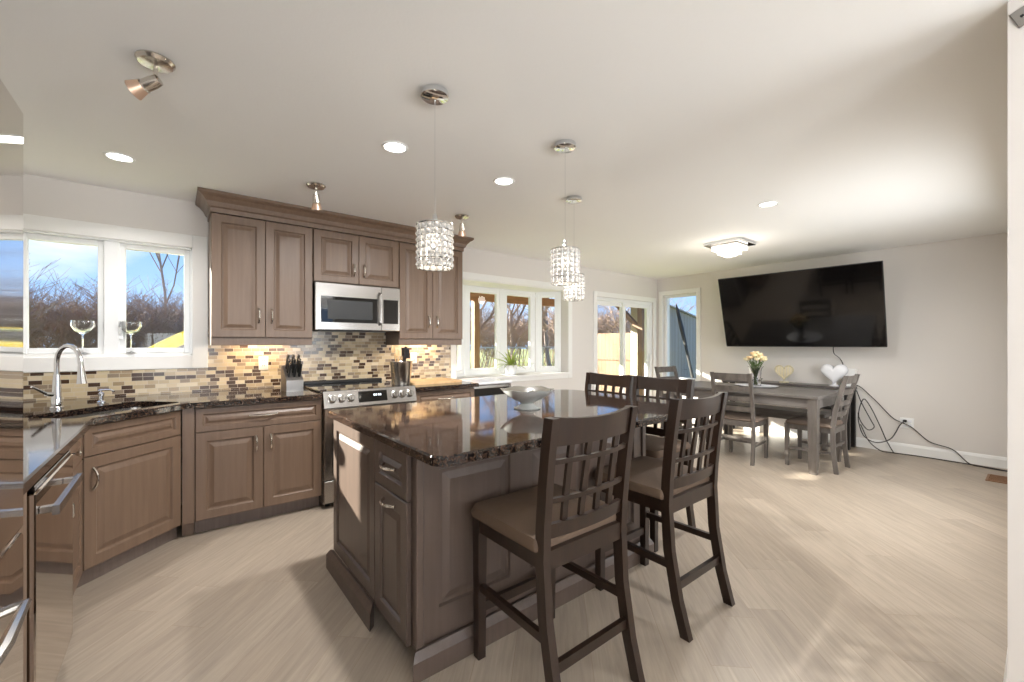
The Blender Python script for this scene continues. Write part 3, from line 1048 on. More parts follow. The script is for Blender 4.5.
# ------------------------------------------------------------------ dishwasher and fridge (left run)
dw = thing('dishwasher', 'stainless dishwasher with a bar handle under the corner counter', 'dishwasher', (-0.32, 1.845, 0), PI / 2)
m = MB(); m.box(0.0, 0.03, 0.09, 0.592, 0.58, CB - 0.004); m.build('body', 'steel_dark', dw, smooth=0)
m = MB(); m.box(0.004, 0.0, 0.10, 0.588, 0.028, 0.825, 0.004); m.build('door', 'fridge', dw, smooth=0)
m = MB(); m.box(0.02, 0.005, 0.826, 0.572, 0.03, 0.842, 0.002); m.build('control_strip', 'black_glass', dw, smooth=0)
m = MB(); m.box(0.02, 0.06, 0.0, 0.572, 0.075, 0.09); m.build('toe_kick', 'black', dw, smooth=0)
m = MB()
m.sweep(None, [((0.02, -0.038, 0.762), (0, 0.008, 0), (0, 0, 0.014)), ((0.43, -0.038, 0.762), (0, 0.008, 0), (0, 0, 0.014))])
for x in (0.05, 0.40): m.box(x - 0.012, -0.036, 0.752, x + 0.012, 0.0, 0.772, 0.002)
m.build('handle', 'steel', dw, smooth=0)
gp = MB(); gp.box(XL + 0.01, 1.632, 0, -0.335, 1.835, CB - 0.003, 0.001)
tag(gp.build('end_panel', 'cab', smooth=0), 'taupe end panel between the refrigerator and dishwasher', 'end panel')

fr = thing('refrigerator', 'polished stainless refrigerator with its freezer drawer handle showing', 'refrigerator', (-0.30, 0.715, 0), PI / 2)
m = MB(); m.box(0.0, 0.06, 0.02, 0.905, 0.70, 1.84, 0.003); m.build('body', 'steel_dark', fr, smooth=0)
m = MB(); m.box(0.002, 0.0, 0.80, 0.903, 0.055, 1.855, 0.008, 2); d_ = m.build('door', 'fridge', fr)
m = MB(); m.tube([(0.05, 0.0, 0.95), (0.05, -0.05, 0.97), (0.05, -0.055, 1.35), (0.05, -0.05, 1.68), (0.05, 0.0, 1.70)], 0.011, 8); m.build('handle', 'steel', d_)
m = MB(); m.box(0.002, 0.0, 0.07, 0.903, 0.055, 0.79, 0.008, 2); d_ = m.build('freezer_drawer', 'fridge', fr)
m = MB(); m.tube([(0.30, 0.0, 0.715), (0.285, -0.055, 0.72), (0.45, -0.06, 0.72), (0.615, -0.055, 0.72), (0.60, 0.0, 0.715)], 0.013, 8, flat=0.7); m.build('handle', 'steel', d_)
m = MB(); m.box(0.02, 0.05, 0.0, 0.885, 0.62, 0.02); m.build('foot_rail', 'black', fr, smooth=0)

# ------------------------------------------------------------------ range
rg = thing('range', 'stainless slide-in range with front knobs and black glass cooktop', 'range', (0.886, 3.40, 0))
RW = 0.758
m = MB(); m.box(0.003, 0.05, 0.03, RW - 0.003, 0.79, 0.885, 0.002); m.build('body', 'steel_dark', rg, smooth=0)
m = MB(); m.box(-0.003, 0.03, 0.885, RW + 0.003, 0.79, 0.9, 0.003)
m.build('cooktop', 'black_glass', rg, smooth=0)
m = MB(); m.box(0.02, 0.73, 0.9, RW - 0.02, 0.79, 0.925, 0.004); m.build('rear_vent', 'black', rg, smooth=0)
for x, y, r in ((0.2, 0.22, 0.1), (0.2, 0.53, 0.075), (0.54, 0.53, 0.09)):
    MB().lathe([(r, 0.9001), (r, 0.9006), (r - 0.006, 0.9006), (r - 0.006, 0.9001)], (x, y, 0), 32, closed_ends=False).build('burner_ring', 'stain', rg)
# sloped control panel
m = MB()
A = [(0.0, 0.03, 0.9), (0.0, -0.005, 0.775), (0.0, 0.05, 0.775), (0.0, 0.06, 0.9)]
a_ = [m.v(p) for p in A]; b_ = [m.v((RW, p[1], p[2])) for p in A]
for k in range(4): m.bm.faces.new((a_[k], a_[(k + 1) % 4], b_[(k + 1) % 4], b_[k]))
m.bm.faces.new(a_[::-1]); m.bm.faces.new(b_)
cp = m.build('control_panel', 'steel', rg, smooth=0)
slope = math.atan2(0.035, 0.125)
TP = Matrix.Translation((0, -0.005, 0.775)) @ Matrix.Rotation(-slope, 4, 'X')
m = MB(); m.T = TP; m.box(0.262, -0.004, 0.025, 0.498, 0.002, 0.112, 0.001); m.build('display', 'black_glass', cp, smooth=0)
m = MB(); m.T = TP
for dx in (0.0, 0.016, 0.036, 0.052): m.box(0.385 + dx, -0.0052, 0.07, 0.395 + dx, -0.0042, 0.086)
m.build('clock_digits', 'display', cp, smooth=0)
for x in (0.06, 0.13, 0.2, 0.565, 0.632, 0.7):
    m = MB(); m.T = TP @ Matrix.Translation((x, 0, 0.066)) @ Matrix.Rotation(PI / 2, 4, 'X')
    m.lathe([(0.032, 0), (0.032, 0.006), (0.026, 0.008), (0.024, 0.028), (0.02, 0.032), (0, 0.032)], (0, 0, 0), 20)
    m.box(-0.004, -0.022, 0.03, 0.004, 0.022, 0.042, 0.002)
    m.build('knob', 'steel', cp)
m = MB(); m.box(0.004, 0.0, 0.225, RW - 0.004, 0.05, 0.768, 0.003); od = m.build('oven_door', 'steel', rg, smooth=0)
m = MB(); m.box(0.06, -0.004, 0.255, RW - 0.06, 0.006, 0.655, 0.002); m.build('oven_window', 'black_glass', od, smooth=0)
m = MB(); m.tube([(0.05, -0.05, 0.715), (RW - 0.05, -0.05, 0.715)], 0.014, 12)
for x in (0.08, RW - 0.08): m.box(x - 0.012, -0.05, 0.705, x + 0.012, 0.002, 0.725, 0.002)
m.build('handle', 'steel', od)
m = MB(); m.box(0.004, 0.005, 0.05, RW - 0.004, 0.05, 0.215, 0.003); m.build('warming_drawer', 'steel', rg, smooth=0)
for x in (0.05, RW - 0.05): MB().lathe([(0.018, 0), (0.018, 0.05)], (x, 0.1, 0), 10).build('foot', 'black', rg)

# microwave
mw = thing('microwave', 'stainless over-the-range microwave above the cooktop', 'microwave', (0.928, 3.835, 1.388))
MWW, MWH = 0.757, 0.405
m = MB(); m.box(0, 0.02, 0, MWW, 0.36, MWH, 0.003); m.build('body', 'steel_dark', mw, smooth=0)
m = MB(); m.box(0, 0.0, 0.0, 0.575, 0.022, MWH, 0.004); md = m.build('door', 'steel', mw, smooth=0)
m = MB(); m.box(0.045, -0.003, 0.065, 0.535, 0.006, 0.29, 0.002); mwn = m.build('door_window', 'black_glass', md, smooth=0)
m = MB(); m.box(0.10, -0.0045, 0.095, 0.49, -0.002, 0.26); m.build('mesh_screen', 'black', md, smooth=0)
m = MB(); m.tube([(0.555, 0.0, 0.055), (0.555, -0.035, 0.075), (0.555, -0.04, 0.2), (0.555, -0.035, 0.325), (0.555, 0.0, 0.345)], 0.011, 10); m.build('handle', 'steel', md)
m = MB(); m.box(0.577, 0.0, 0.0, MWW, 0.022, MWH, 0.004); pn = m.build('control_panel', 'steel', mw, smooth=0)
m = MB(); m.box(0.592, -0.003, 0.065, MWW - 0.02, 0.006, 0.29, 0.002); m.build('keypad', 'black_glass', pn, smooth=0)
m = MB(); m.box(0.03, 0.012, -0.006, MWW - 0.03, 0.3, 0.0); m.build('bottom_grille', 'black', mw, smooth=0)

# things on the counter
kb = thing('knife_block', 'grey steel knife block full of black-handled knives on the counter', 'knife block', (0.745, 3.80, CT), 0.1)
kb.scale = (1.15, 1.2, 1.3)
m = MB()
sec = [(-0.06, 0.0), (0.06, 0.0), (0.06, 0.07), (-0.03, 0.16), (-0.06, 0.15)]
a_ = [m.v((-0.055, -y, z)) for y, z in sec]; b_ = [m.v((0.055, -y, z)) for y, z in sec]
for k in range(5): m.bm.faces.new((a_[k], a_[(k + 1) % 5], b_[(k + 1) % 5], b_[k]))
m.bm.faces.new(a_[::-1]); m.bm.faces.new(b_)
m.build('block', 'steel_dark', kb, smooth=0)
kn = None
for i in range(3):
    for j in range(3):
        x = -0.034 + 0.034 * i; s = 0.25 + 0.27 * j
        b0 = Vector((x, -(0.06 - 0.09 * s), 0.07 + 0.09 * s))
        dirv = Vector((0, -0.45, 0.9)).normalized()
        if kn is None:
            m = MB(); m.bar((0, 0, 0), dirv * 0.085, 0.013, 0.018, (1, 0, 0)); kn = m.build('knife', 'black', kb, loc=b0)
            m = MB(); m.bar(dirv * 0.085, dirv * 0.092, 0.013, 0.018, (1, 0, 0)); m.build('end_cap', 'steel', kn)
        else:
            dup(kn, loc=b0, parent=kb)
uc = thing('utensil_crock', 'silver steel utensil bucket on the right of the cooktop', 'utensil holder', (1.60, 3.62, 0.9003), 0.4)
MB().lathe([(0.078, 0), (0.082, 0.004), (0.098, 0.2), (0.102, 0.205), (0.098, 0.208), (0.094, 0.2), (0.078, 0.008), (0, 0.008)], (0, 0, 0), 28).build('bucket', 'nickel', uc)
for i, (dx, dy, h_, mt, kind) in enumerate(((0.03, 0.0, 0.31, 'stool', 's'), (-0.03, 0.02, 0.32, 'maple', 's'), (0.0, -0.035, 0.29, 'black', 'f'), (-0.045, -0.02, 0.28, 'maple', 's'), (0.05, 0.03, 0.30, 'stool', 'f'))):
    m = MB()
    top = Vector((dx * 2.0, dy * 2.0, h_))
    m.tube([(dx * 0.5, dy * 0.5, 0.012), top * 0.8 + Vector((0, 0, 0.02))], 0.006, 6)
    if kind == 's': m.sphere(top, 0.03, 10, 6, (0.8, 0.35, 1.2))
    else: m.box(top.x - 0.03, top.y - 0.004, top.z - 0.05, top.x + 0.03, top.y + 0.004, top.z + 0.03, 0.003)
    m.build('utensil', mt, uc)
cb = thing('cutting_board', 'pale maple cutting board lying on the counter right of the range', 'cutting board', (1.98, 3.80, CT + 0.0005), 0.03)
MB().prism(round_poly([(-0.27, -0.19), (0.27, -0.19), (0.27, 0.19), (-0.27, 0.19)], 0.03, 5), 0, 0.022, [round_poly([(0.2, -0.05), (0.23, -0.05), (0.23, 0.05), (0.2, 0.05)], 0.012, 3)], bev=0.004).build('board', 'maple', cb, smooth=0)


def wall_plate(label, x, z, cat='outlet'):
    o = thing('wall_outlet', label, cat, (x, YB - 0.0125, z))
    m = MB(); m.box(-0.036, -0.007, -0.058, 0.036, 0.0, 0.058, 0.003, 2); m.build('plate', 'plate_white', o)
    for zz in (-0.022, 0.022):
        m = MB(); m.box(-0.017, -0.010, zz - 0.016, 0.017, -0.006, zz + 0.016, 0.004); r = m.build('receptacle', 'plate_white', o)
        m = MB(); m.box(-0.008, -0.0105, zz - 0.006, -0.005, -0.0095, zz + 0.006); m.box(0.005, -0.0105, zz - 0.006, 0.008, -0.0095, zz + 0.006); m.build('slots', 'black', r, smooth=0)
    return o
wall_plate('white outlet on the tile backsplash left of the knife block', 0.60, 1.10)
wall_plate('white outlet on the tile backsplash above the cutting board', 2.0, 1.115)

# goblets on the sink window sill
gob = thing('goblet', 'wide clear glass goblet before the left pane of sink window', 'glass', (-0.51, YB + 0.028, SINKW[2] + 0.0225))
R0 = 0.062
MB().lathe([(0.034, 0), (0.034, 0.003), (0.006, 0.01), (0.004, 0.02), (0.004, 0.13), (0.012, 0.14), (0.045, 0.165), (R0, 0.2), (R0 - 0.003, 0.235), (R0 - 0.006, 0.235), (R0 - 0.004, 0.2), (0.043, 0.168), (0.01, 0.145), (0, 0.143)], (0, 0, 0), 24, False).build('goblet_glass', 'glass', gob)
gob.location.y = YB + 0.02
dup(gob, loc=(-0.255, YB + 0.02, SINKW[2] + 0.0225), label='wide clear glass goblet before the right pane of sink window')

# beverage fridge / white-topped low unit below the bay window
bf = thing('beverage_cooler', 'low white-topped beverage cooler with a dark glass door below the bay window', 'cooler', (2.40, 3.72, 0))
m = MB(); m.box(0, 0.03, 0.03, 0.55, 0.47, 0.83, 0.004); m.build('body', 'steel_dark', bf, smooth=0)
m = MB(); m.box(-0.01, -0.005, 0.83, 0.56, 0.48, 0.855, 0.006); m.build('top', 'white_cer', bf, smooth=0)
m = MB(); sash(m, 0.0, 0.06, 0.55, 0.825, 0.0, 0.035, 0.028); dd = m.build('door', 'steel', bf, smooth=0)
m = MB(); m.box(0.03, 0.008, 0.09, 0.52, 0.018, 0.79); m.build('door_glass', 'black_glass', dd, smooth=0)
for x in (0.05, 0.5):
    MB().lathe([(0.015, 0), (0.015, 0.03)], (x, 0.1, 0), 10).build('foot', 'black', bf)

# plant on the bay sill
pl = thing('potted_plant', 'spiky green plant in a white pot on the bay sill', 'plant', (3.44, YB + 0.13, BAYW[2] + 0.0045))
MB().lathe([(0.055, 0), (0.06, 0.003), (0.085, 0.11), (0.088, 0.125), (0.08, 0.125), (0.075, 0.105), (0, 0.105)], (0, 0, 0), 20).build('pot', 'white_cer', pl)
MB().lathe([(0.076, 0.104), (0, 0.11)], (0, 0, 0), 16, False).build('soil', 'stool', pl)
m = MB(); rnd = random.Random(3)
for i in range(34):
    a = 2 * PI * i / 34 * 3 + rnd.random(); L_ = 0.24 + 0.08 * rnd.random(); el = 0.35 + 0.95 * (i / 34)
    d = Vector((math.cos(a), math.sin(a), 0)); sd = Vector((-math.sin(a), math.cos(a), 0))
    secs = []
    for k in range(7):
        s = k / 6
        r_ = L_ * s * math.cos(el) * (1 + 0.25 * s); z_ = 0.11 + L_ * s * math.sin(el) - 0.16 * s * s * math.cos(el)
        w_ = 0.014 * (1 - s ** 1.8) + 0.001
        secs.append((d * r_ + Vector((0, 0, z_)), sd * w_, Vector((0, 0, 0.0012))))
    m.sweep(None, secs)
m.build('leaves', 'plant', pl)

# ------------------------------------------------------------------ island
isl = thing('island_cabinet', 'taupe kitchen island base toned for cool light with panelled sides and drawers', 'kitchen island', (0, 0, 0))
IX0, IX1, IY0, IY1 = 0.72, 2.20, 1.495, 2.50
m = MB()
m.box(IX0, IY0 + 0.012, 0.0, IX1, IY1, 0.1) if False else None
m.box(IX0 + 0.002, IY0 + 0.02, 0.1, IX1, IY1, CB - 0.001, 0.001)
m.box(IX0 + 0.06, IY0 + 0.03, 0.0, IX1 - 0.02, IY1 - 0.04, 0.1)
m.build('body', 'island', isl, smooth=0)
# near long side: one panelled back with three raised panels
m = MB()
px = [(IX0 + 0.03, 0.10), (1.185, 0.12), (1.67, 0.12), (2.12, IX1 - 2.12)]
zb, zt = 0.10, CB - 0.001
yN = IY0
edges = [IX0 + 0.02, 0.82, 1.18, 1.30, 1.66, 1.78, 2.10, IX1]
for i in range(0, 8, 2): m.box(edges[i], yN, zb, edges[i + 1], yN + 0.02, zt)
for i in (1, 3, 5):
    m.box(edges[i], yN, zb, edges[i + 1], yN + 0.02, 0.22); m.box(edges[i], yN, 0.77, edges[i + 1], yN + 0.02, zt)
    w_ = edges[i + 1] - edges[i]
    m.rings(edges[i], 0.22, w_, 0.55, [(0, yN), (0.006, yN + 0.012), (0.02, yN + 0.012), (0.05, yN + 0.003)], cap_back=False)
m.build('back_panel', 'island', isl, smooth=0)
# corner posts
for x in (IX0 - 0.002, IX1 - 0.03):
    m = MB(); m.box(x, yN - 0.012, 0.10, x + 0.032, yN + 0.02, CB - 0.001, 0.003); m.build('corner_post', 'island', isl, smooth=0)
# right end panel
m = MB(); m.box(IX1, IY0, 0.1, IX1 + 0.012, IY1, CB - 0.001, 0.001); m.build('end_panel', 'island', isl, smooth=0)


def base_mould(name, p0, p1, nv, h=0.105):
    m = MB()
    p0, p1, nv = Vector((*p0, 0)), Vector((*p1, 0)), Vector((*nv, 0))
    prof = [(0, 0), (0.03, 0), (0.03, h - 0.03), (0.02, h - 0.012), (0.012, h), (0, h)]
    t = (p1 - p0).normalized()
    A = [m.v(p0 + nv * a - t * a + Vector((0, 0, z))) for a, z in prof]
    B = [m.v(p1 + nv * a + t * a + Vector((0, 0, z))) for a, z in prof]
    n = len(prof)
    for k in range(n): m.bm.faces.new((A[k], A[(k + 1) % n], B[(k + 1) % n], B[k]))
    m.bm.faces.new(A[::-1]); m.bm.faces.new(B)
    return m.build(name, 'island', isl, smooth=0)
base_mould('base_moulding', (IX0, yN - 0.01), (IX1 + 0.012, yN - 0.01), (0, -1))
base_mould('base_moulding', (IX1 + 0.012, IY0), (IX1 + 0.012, IY1), (1, 0))
base_mould('base_moulding', (IX0 - 0.02, IY1), (IX0 - 0.02, 1.875), (-1, 0))
# left side: fronts face -X
TL = Matrix.Translation((IX0, 0, 0)) @ Matrix.Rotation(-PI / 2, 4, 'Z')     # local x -> -Y, local -y -> -X
def island_front(kind, ya, yb, z0, h_, x_out=0.0, handle=None):
    mb = MB(); mb.T = Matrix.Translation((IX0 - x_out, 0, 0)) @ Matrix.Rotation(-PI / 2, 4, 'Z')
    front_panel(mb, -yb, z0, yb - ya, h_)
    p = mb.build(kind, 'island', isl, smooth=0)
    if handle:
        hb = MB(); hb.T = mb.T if False else Matrix.Translation((IX0 - x_out, 0, 0)) @ Matrix.Rotation(-PI / 2, 4, 'Z')
        pull(hb, (-handle[0], -0.02, handle[1]), handle[2], False); hb.build('handle', 'nickel', p)
    return p
island_front('door', 1.872, IY1 - 0.003, 0.108, CB - 0.112)
island_front('drawer', 1.533, 1.866, 0.655, CB - 0.66, handle=(1.70, 0.755, 0.12))
island_front('door', 1.533, 1.866, 0.095, 0.553, handle=(1.70, 0.605, 0.12))

ic_poly = round_poly([(0.683, 1.262), (2.61, 1.262), (2.61, 2.56), (0.683, 2.56)], [0.05, 0.42, 0.2, 0.03], 14)
ic = MB().prism(ic_poly, CB, CT, bev=0.007).build('countertop', 'granite', smooth=30)
tag(ic, 'large polished brown granite island top with rounded corners', 'countertop')

# bowl on the island
bo = thing('pedestal_bowl', 'grey white footed glass bowl on the granite island', 'bowl', (1.625, 1.90, CT + 0.0003), 0.3)
m = MB()
prof = [(0.075, 0.0), (0.078, 0.006), (0.05, 0.018), (0.035, 0.03), (0.045, 0.04), (0.09, 0.06), (0.135, 0.09), (0.155, 0.115)]
inner = [(0.147, 0.113), (0.125, 0.09), (0.085, 0.068), (0.0, 0.055)]
n = 40
def wav(r, z, k):
    f = 1 + 0.03 * math.cos(6 * k * 2 * PI / n) * max(0, (z - 0.05) / 0.065); return r * f, z + 0.0035 * math.cos(6 * k * 2 * PI / n) * max(0, (z - 0.05) / 0.065)
def wavy(mb, prof):
    R = []
    for r, z in prof:
        if r == 0: R.append([mb.v((0, 0, z))]); continue
        row = []
        for k in range(n):
            rr, zz = wav(r, z, k); row.append(mb.v((rr * math.cos(2 * PI * k / n), rr * math.sin(2 * PI * k / n), zz)))
        R.append(row)
    for i in range(len(R) - 1):
        for k in range(n):
            k2 = (k + 1) % n
            if len(R[i + 1]) == 1: mb.bm.faces.new((R[i][k], R[i][k2], R[i + 1][0]))
            else: mb.bm.faces.new((R[i][k], R[i][k2], R[i + 1][k2], R[i + 1][k]))
    return R
R = wavy(m, prof); m.bm.faces.new(R[0][::-1])
m.build('bowl_body', 'bowl', bo)
m = MB(); wavy(m, [(0.155, 0.115)] + inner); m.build('bowl_inside', 'bowl_in', bo)
for i, (x, y, r) in enumerate(((0.05, 0.02, 0.022), (0.02, -0.04, 0.02), (-0.04, 0.03, 0.021))):
    s_ = thing('decorative_ball', ['woven brown ball in the island bowl, largest of three', 'woven brown ball in the island bowl, nearest the camera', 'woven brown ball in the island bowl, at its far left'][i], 'ornament', (1.625 + x, 1.90 + y, CT + 0.062 + r))
    MB().sphere((0, 0, 0), r, 12, 8).build('ball', 'bronze' if i == 1 else 'bowl_in', s_)

# ------------------------------------------------------------------ counter stools
def make_stool(label, group):
    s = thing('counter_stool', label, 'stool', (0, 0, 0), 0, group)
    # local: seat faces +Y (front), back towards -Y; origin at floor under the seat centre
    W2, SH = 0.205, 0.575
    for sx in (-1, 1):
        m = MB()
        m.sweep(None, [((sx * 0.195, 0.175, 0.0), (0.017, 0, 0), (0, 0.017, 0)), ((sx * 0.195, 0.175, SH), (0.021, 0, 0), (0, 0.021, 0))])
        m.build('leg', 'stool', s, smooth=0)
    for sx in (-1, 1):
        m = MB()
        secs = []
        for z, y in ((0, -0.30), (0.15, -0.258), (0.35, -0.222), (0.55, -0.21), (0.66, -0.215), (0.8, -0.228), (0.92, -0.243), (1.026, -0.260)):
            secs.append(((sx * (0.198 + 0.012 * z), y, z), (0.016, 0, 0), (0, 0.021, 0)))
        m.sweep(None, secs)
        m.build('back_post', 'stool', s, smooth=0)
    m = MB()
    m.box(-0.18, 0.165, SH - 0.065, 0.18, 0.19, SH); m.box(-0.19, -0.225, SH - 0.065, 0.19, -0.2, SH)
    for sx in (-1, 1): m.box(sx * 0.196 - 0.012, -0.2, SH - 0.065, sx * 0.196 + 0.012, 0.165, SH)
    m.build('seat_frame', 'stool', s, smooth=0)
    m = MB()
    prof = [(0.232, 0.575), (0.236, 0.59), (0.225, 0.615), (0.16, 0.628), (0.0, 0.632)]
    base = round_poly([(-1, -0.87), (1, -0.87), (1, 1), (-1, 1)], [0.05, 0.05, 0.2, 0.2], 5)
    rr = []
    for r, z in prof[:-1]: rr.append([m.v((x * r, y * r * 0.95 - 0.012, z)) for x, y in base])
    for i in range(len(rr) - 1):
        for k in range(len(base)):
            m.bm.faces.new((rr[i][k], rr[i][(k + 1) % len(base)], rr[i + 1][(k + 1) % len(base)], rr[i + 1][k]))
    top = m.v((0, 0.0, 0.632))
    for k in range(len(base)): m.bm.faces.new((rr[-1][k], rr[-1][(k + 1) % len(base)], top))
    m.bm.faces.new(rr[0][::-1])
    m.build('seat', 'seat', s, smooth=50)
    # stretchers
    for nm, p0, p1, w_, h_ in (('stretcher', (-0.195, 0.175, 0.2), (0.195, 0.175, 0.2), 0.02, 0.036), ('stretcher', (-0.2, -0.248, 0.2), (0.2, -0.248, 0.2), 0.02, 0.036),
                               ('stretcher', (-0.197, 0.172, 0.29), (-0.205, -0.23, 0.29), 0.02, 0.03), ('stretcher', (0.197, 0.172, 0.29), (0.205, -0.23, 0.29), 0.02, 0.03)):
        m = MB(); m.bar(p0, p1, h_, w_, (0, 0, 1)); m.build(nm, 'stool', s, smooth=0)
    # curved back rails
    def yb(z): return -0.215 - 0.047 * max(0, (z - 0.66) / 0.385) ** 1.15
    def rail(name, z0, z1, sag, w=0.198, t=0.011, lift=0.0):
        m = MB(); secs = []
        N_ = 12
        for i in range(N_ + 1):
            f = -1 + 2 * i / N_
            zc = (z0 + z1) / 2
            bow = -0.028 * (1 - f * f) * sag
            up = lift * (f * f)
            secs.append(((f * w, yb(zc) + bow, zc + up / 2), (0, t * 0.9, -0.0), (0, -0.16 * (z1 - z0 + up) / 2 * 0.9, (z1 - z0 + up) / 2)))
        m.sweep(None, secs); return m.build(name, 'stool', s, smooth=40)
    rail('top_rail', 0.93, 1.016, 1.0, 0.198, lift=0.012)
    rail('back_rail', 0.868, 0.884, 1.0, 0.2, 0.008)
    rail('back_rail', 0.735, 0.752, 0.8, 0.2, 0.008)
    rail('bottom_rail', 0.615, 0.665, 0.6, 0.196)
    for f in (-0.6, -0.2, 0.2, 0.6):
        m = MB(); secs = []
        for z in (0.645, 0.70, 0.75, 0.8, 0.85, 0.9, 0.94, 0.965):
            bow = -0.028 * (1 - f * f) * (0.6 + 0.4 * (z - 0.645) / 0.32)
            secs.append(((f * 0.2, yb(z) + bow + 0.004, z), (0.0125, 0, 0), (0, 0.006, 0)))
        m.sweep(None, secs); m.build('slat', 'stool', s, smooth=0)
    return s

st = make_stool('dark counter stool nearest the camera, tucked to the long island side', 'counter stools around the island')
st.location = (1.162, 1.250, 0)
dup(st, (1.918, 1.258, 0), 0.0, 'dark counter stool second from the camera on the long island side')
dup(st, (2.465, 1.69, 0), PI / 2 + 0.03, 'dark counter stool at the island end, beside the dining table')
dup(st, (2.465, 2.18, 0), PI / 2 - 0.02, 'dark counter stool at the island end, farthest toward the bay window')

# ------------------------------------------------------------------ dining area
TX0, TX1, TY0, TY1, TZ = 4.80, 5.65, 1.345, 2.95, 0.76
tb = thing('dining_table', 'grey driftwood dining table with a flower vase on it', 'table', (0, 0, 0))
m = MB(); m.box(TX0, TY0, TZ - 0.03, TX1, TY1, TZ, 0.004); m.build('tabletop', 'grey_wood_y', tb, smooth=0)
m = MB()
m.box(TX0 + 0.03, TY0 + 0.07, TZ - 0.125, TX0 + 0.05, TY1 - 0.07, TZ - 0.03); m.box(TX1 - 0.05, TY0 + 0.07, TZ - 0.125, TX1 - 0.03, TY1 - 0.07, TZ - 0.03)
m.box(TX0 + 0.07, TY0 + 0.03, TZ - 0.125, TX1 - 0.07, TY0 + 0.05, TZ - 0.03); m.box(TX0 + 0.07, TY1 - 0.05, TZ - 0.125, TX1 - 0.07, TY1 - 0.03, TZ - 0.03)
m.build('apron', 'grey_wood_y', tb, smooth=0)
for x in (TX0 + 0.055, TX1 - 0.055):
    for y in (TY0 + 0.055, TY1 - 0.055):
        m = MB(); m.sweep(None, [((x, y, 0), (0.029, 0, 0), (0, 0.029, 0)), ((x, y, 0.12), (0.037, 0, 0), (0, 0.037, 0)), ((x, y, TZ - 0.03), (0.040, 0, 0), (0, 0.040, 0))])
        m.build('leg', 'grey_wood', tb, smooth=0)


def make_dining_chair(label, group):
    s = thing('dining_chair', label, 'chair', (0, 0, 0), 0, group)
    SH = 0.44
    for sx in (-1, 1):
        m = MB(); m.sweep(None, [((sx * 0.185, 0.2, 0), (0.015, 0, 0), (0, 0.015, 0)), ((sx * 0.185, 0.2, SH), (0.02, 0, 0), (0, 0.02, 0))]); m.build('leg', 'grey_wood', s, smooth=0)
        m = MB(); secs = []
        for z, y in ((0, -0.225), (0.2, -0.2), (0.44, -0.195), (0.6, -0.215), (0.8, -0.26), (0.96, -0.305)):
            secs.append(((sx * 0.19, y, z), (0.015, 0, 0), (0, 0.019, 0)))
        m.sweep(None, secs); m.build('back_post', 'grey_wood', s, smooth=0)
    m = MB()
    m.box(-0.17, 0.185, SH - 0.055, 0.17, 0.21, SH); m.box(-0.175, -0.205, SH - 0.055, 0.175, -0.185, SH)
    for sx in (-1, 1): m.box(sx * 0.186 - 0.011, -0.185, SH - 0.055, sx * 0.186 + 0.011, 0.19, SH)
    m.build('seat_frame', 'grey_wood', s, smooth=0)
    m = MB(); base = round_poly([(-1, -0.86), (1, -0.86), (1, 1), (-1, 1)], [0.05, 0.05, 0.25, 0.25], 5)
    rr = []
    for r, z in ((0.215, 0.44), (0.222, 0.452), (0.21, 0.472), (0.15, 0.482)): rr.append([m.v((x * r, y * r, z)) for x, y in base])
    for i in range(3):
        for k in range(len(base)): m.bm.faces.new((rr[i][k], rr[i][(k + 1) % len(base)], rr[i + 1][(k + 1) % len(base)], rr[i + 1][k]))
    m.bm.faces.new(rr[-1]); m.bm.faces.new(rr[0][::-1])
    m.build('seat', 'grey_seat', s, smooth=50)
    def yb(z): return -0.195 - 0.11 * max(0, (z - 0.5) / 0.46)
    for z0, z1 in ((0.88, 0.955), (0.77, 0.82), (0.66, 0.71), (0.55, 0.60)):
        m = MB(); secs = []
        for i in range(9):
            f = -1 + i / 4; zc = (z0 + z1) / 2
            secs.append(((f * 0.18, yb(zc) - 0.02 * (1 - f * f), zc), (0, 0.009, 0), (0, -0.22 * (z1 - z0) / 2, (z1 - z0) / 2)))
        m.sweep(None, secs); m.build('ladder_slat', 'grey_wood', s, smooth=40)
    for p0, p1 in (((-0.185, 0.19, 0.19), (-0.19, -0.195, 0.19)), ((0.185, 0.19, 0.19), (0.19, -0.195, 0.19)), ((-0.18, 0.0, 0.19), (0.18, 0.0, 0.19)), ((-0.185, -0.198, 0.26), (0.185, -0.198, 0.26))):
        m = MB(); m.bar(p0, p1, 0.026, 0.016, (0, 0, 1)); m.build('stretcher', 'grey_wood', s, smooth=0)
    return s

dc = make_dining_chair('grey ladder-back dining chair on the table side facing the kitchen, seen from behind', 'dining chairs')
dc.location = (4.92, 2.10, 0); dc.rotation_euler = (0, 0, -PI / 2 + 0.06)
dup(dc, (5.215, 1.485, 0), 0.0, 'grey ladder-back dining chair at the table end beside the loose cables')
dup(dc, (5.22, 2.93, 0), PI - 0.1, 'grey ladder-back dining chair at the table end by the tall window')

be = thing('dining_bench', 'grey wooden bench pushed along the far side of the dining table', 'bench', (0, 0, 0))
m = MB(); m.box(5.74, 1.55, 0.425, 6.08, 2.85, 0.465, 0.006); m.build('bench_seat', 'grey_wood_y', be, smooth=0)
m = MB(); m.box(5.77, 1.62, 0.36, 5.79, 2.78, 0.425); m.box(6.03, 1.62, 0.36, 6.05, 2.78, 0.425); m.build('apron', 'grey_wood_y', be, smooth=0)
for x in (5.78, 6.04):
    for y in (1.63, 2.77):
        m = MB(); m.sweep(None, [((x, y, 0), (0.025, 0, 0), (0, 0.025, 0)), ((x, y, 0.425), (0.035, 0, 0), (0, 0.035, 0))]); m.build('leg', 'grey_wood', be, smooth=0)

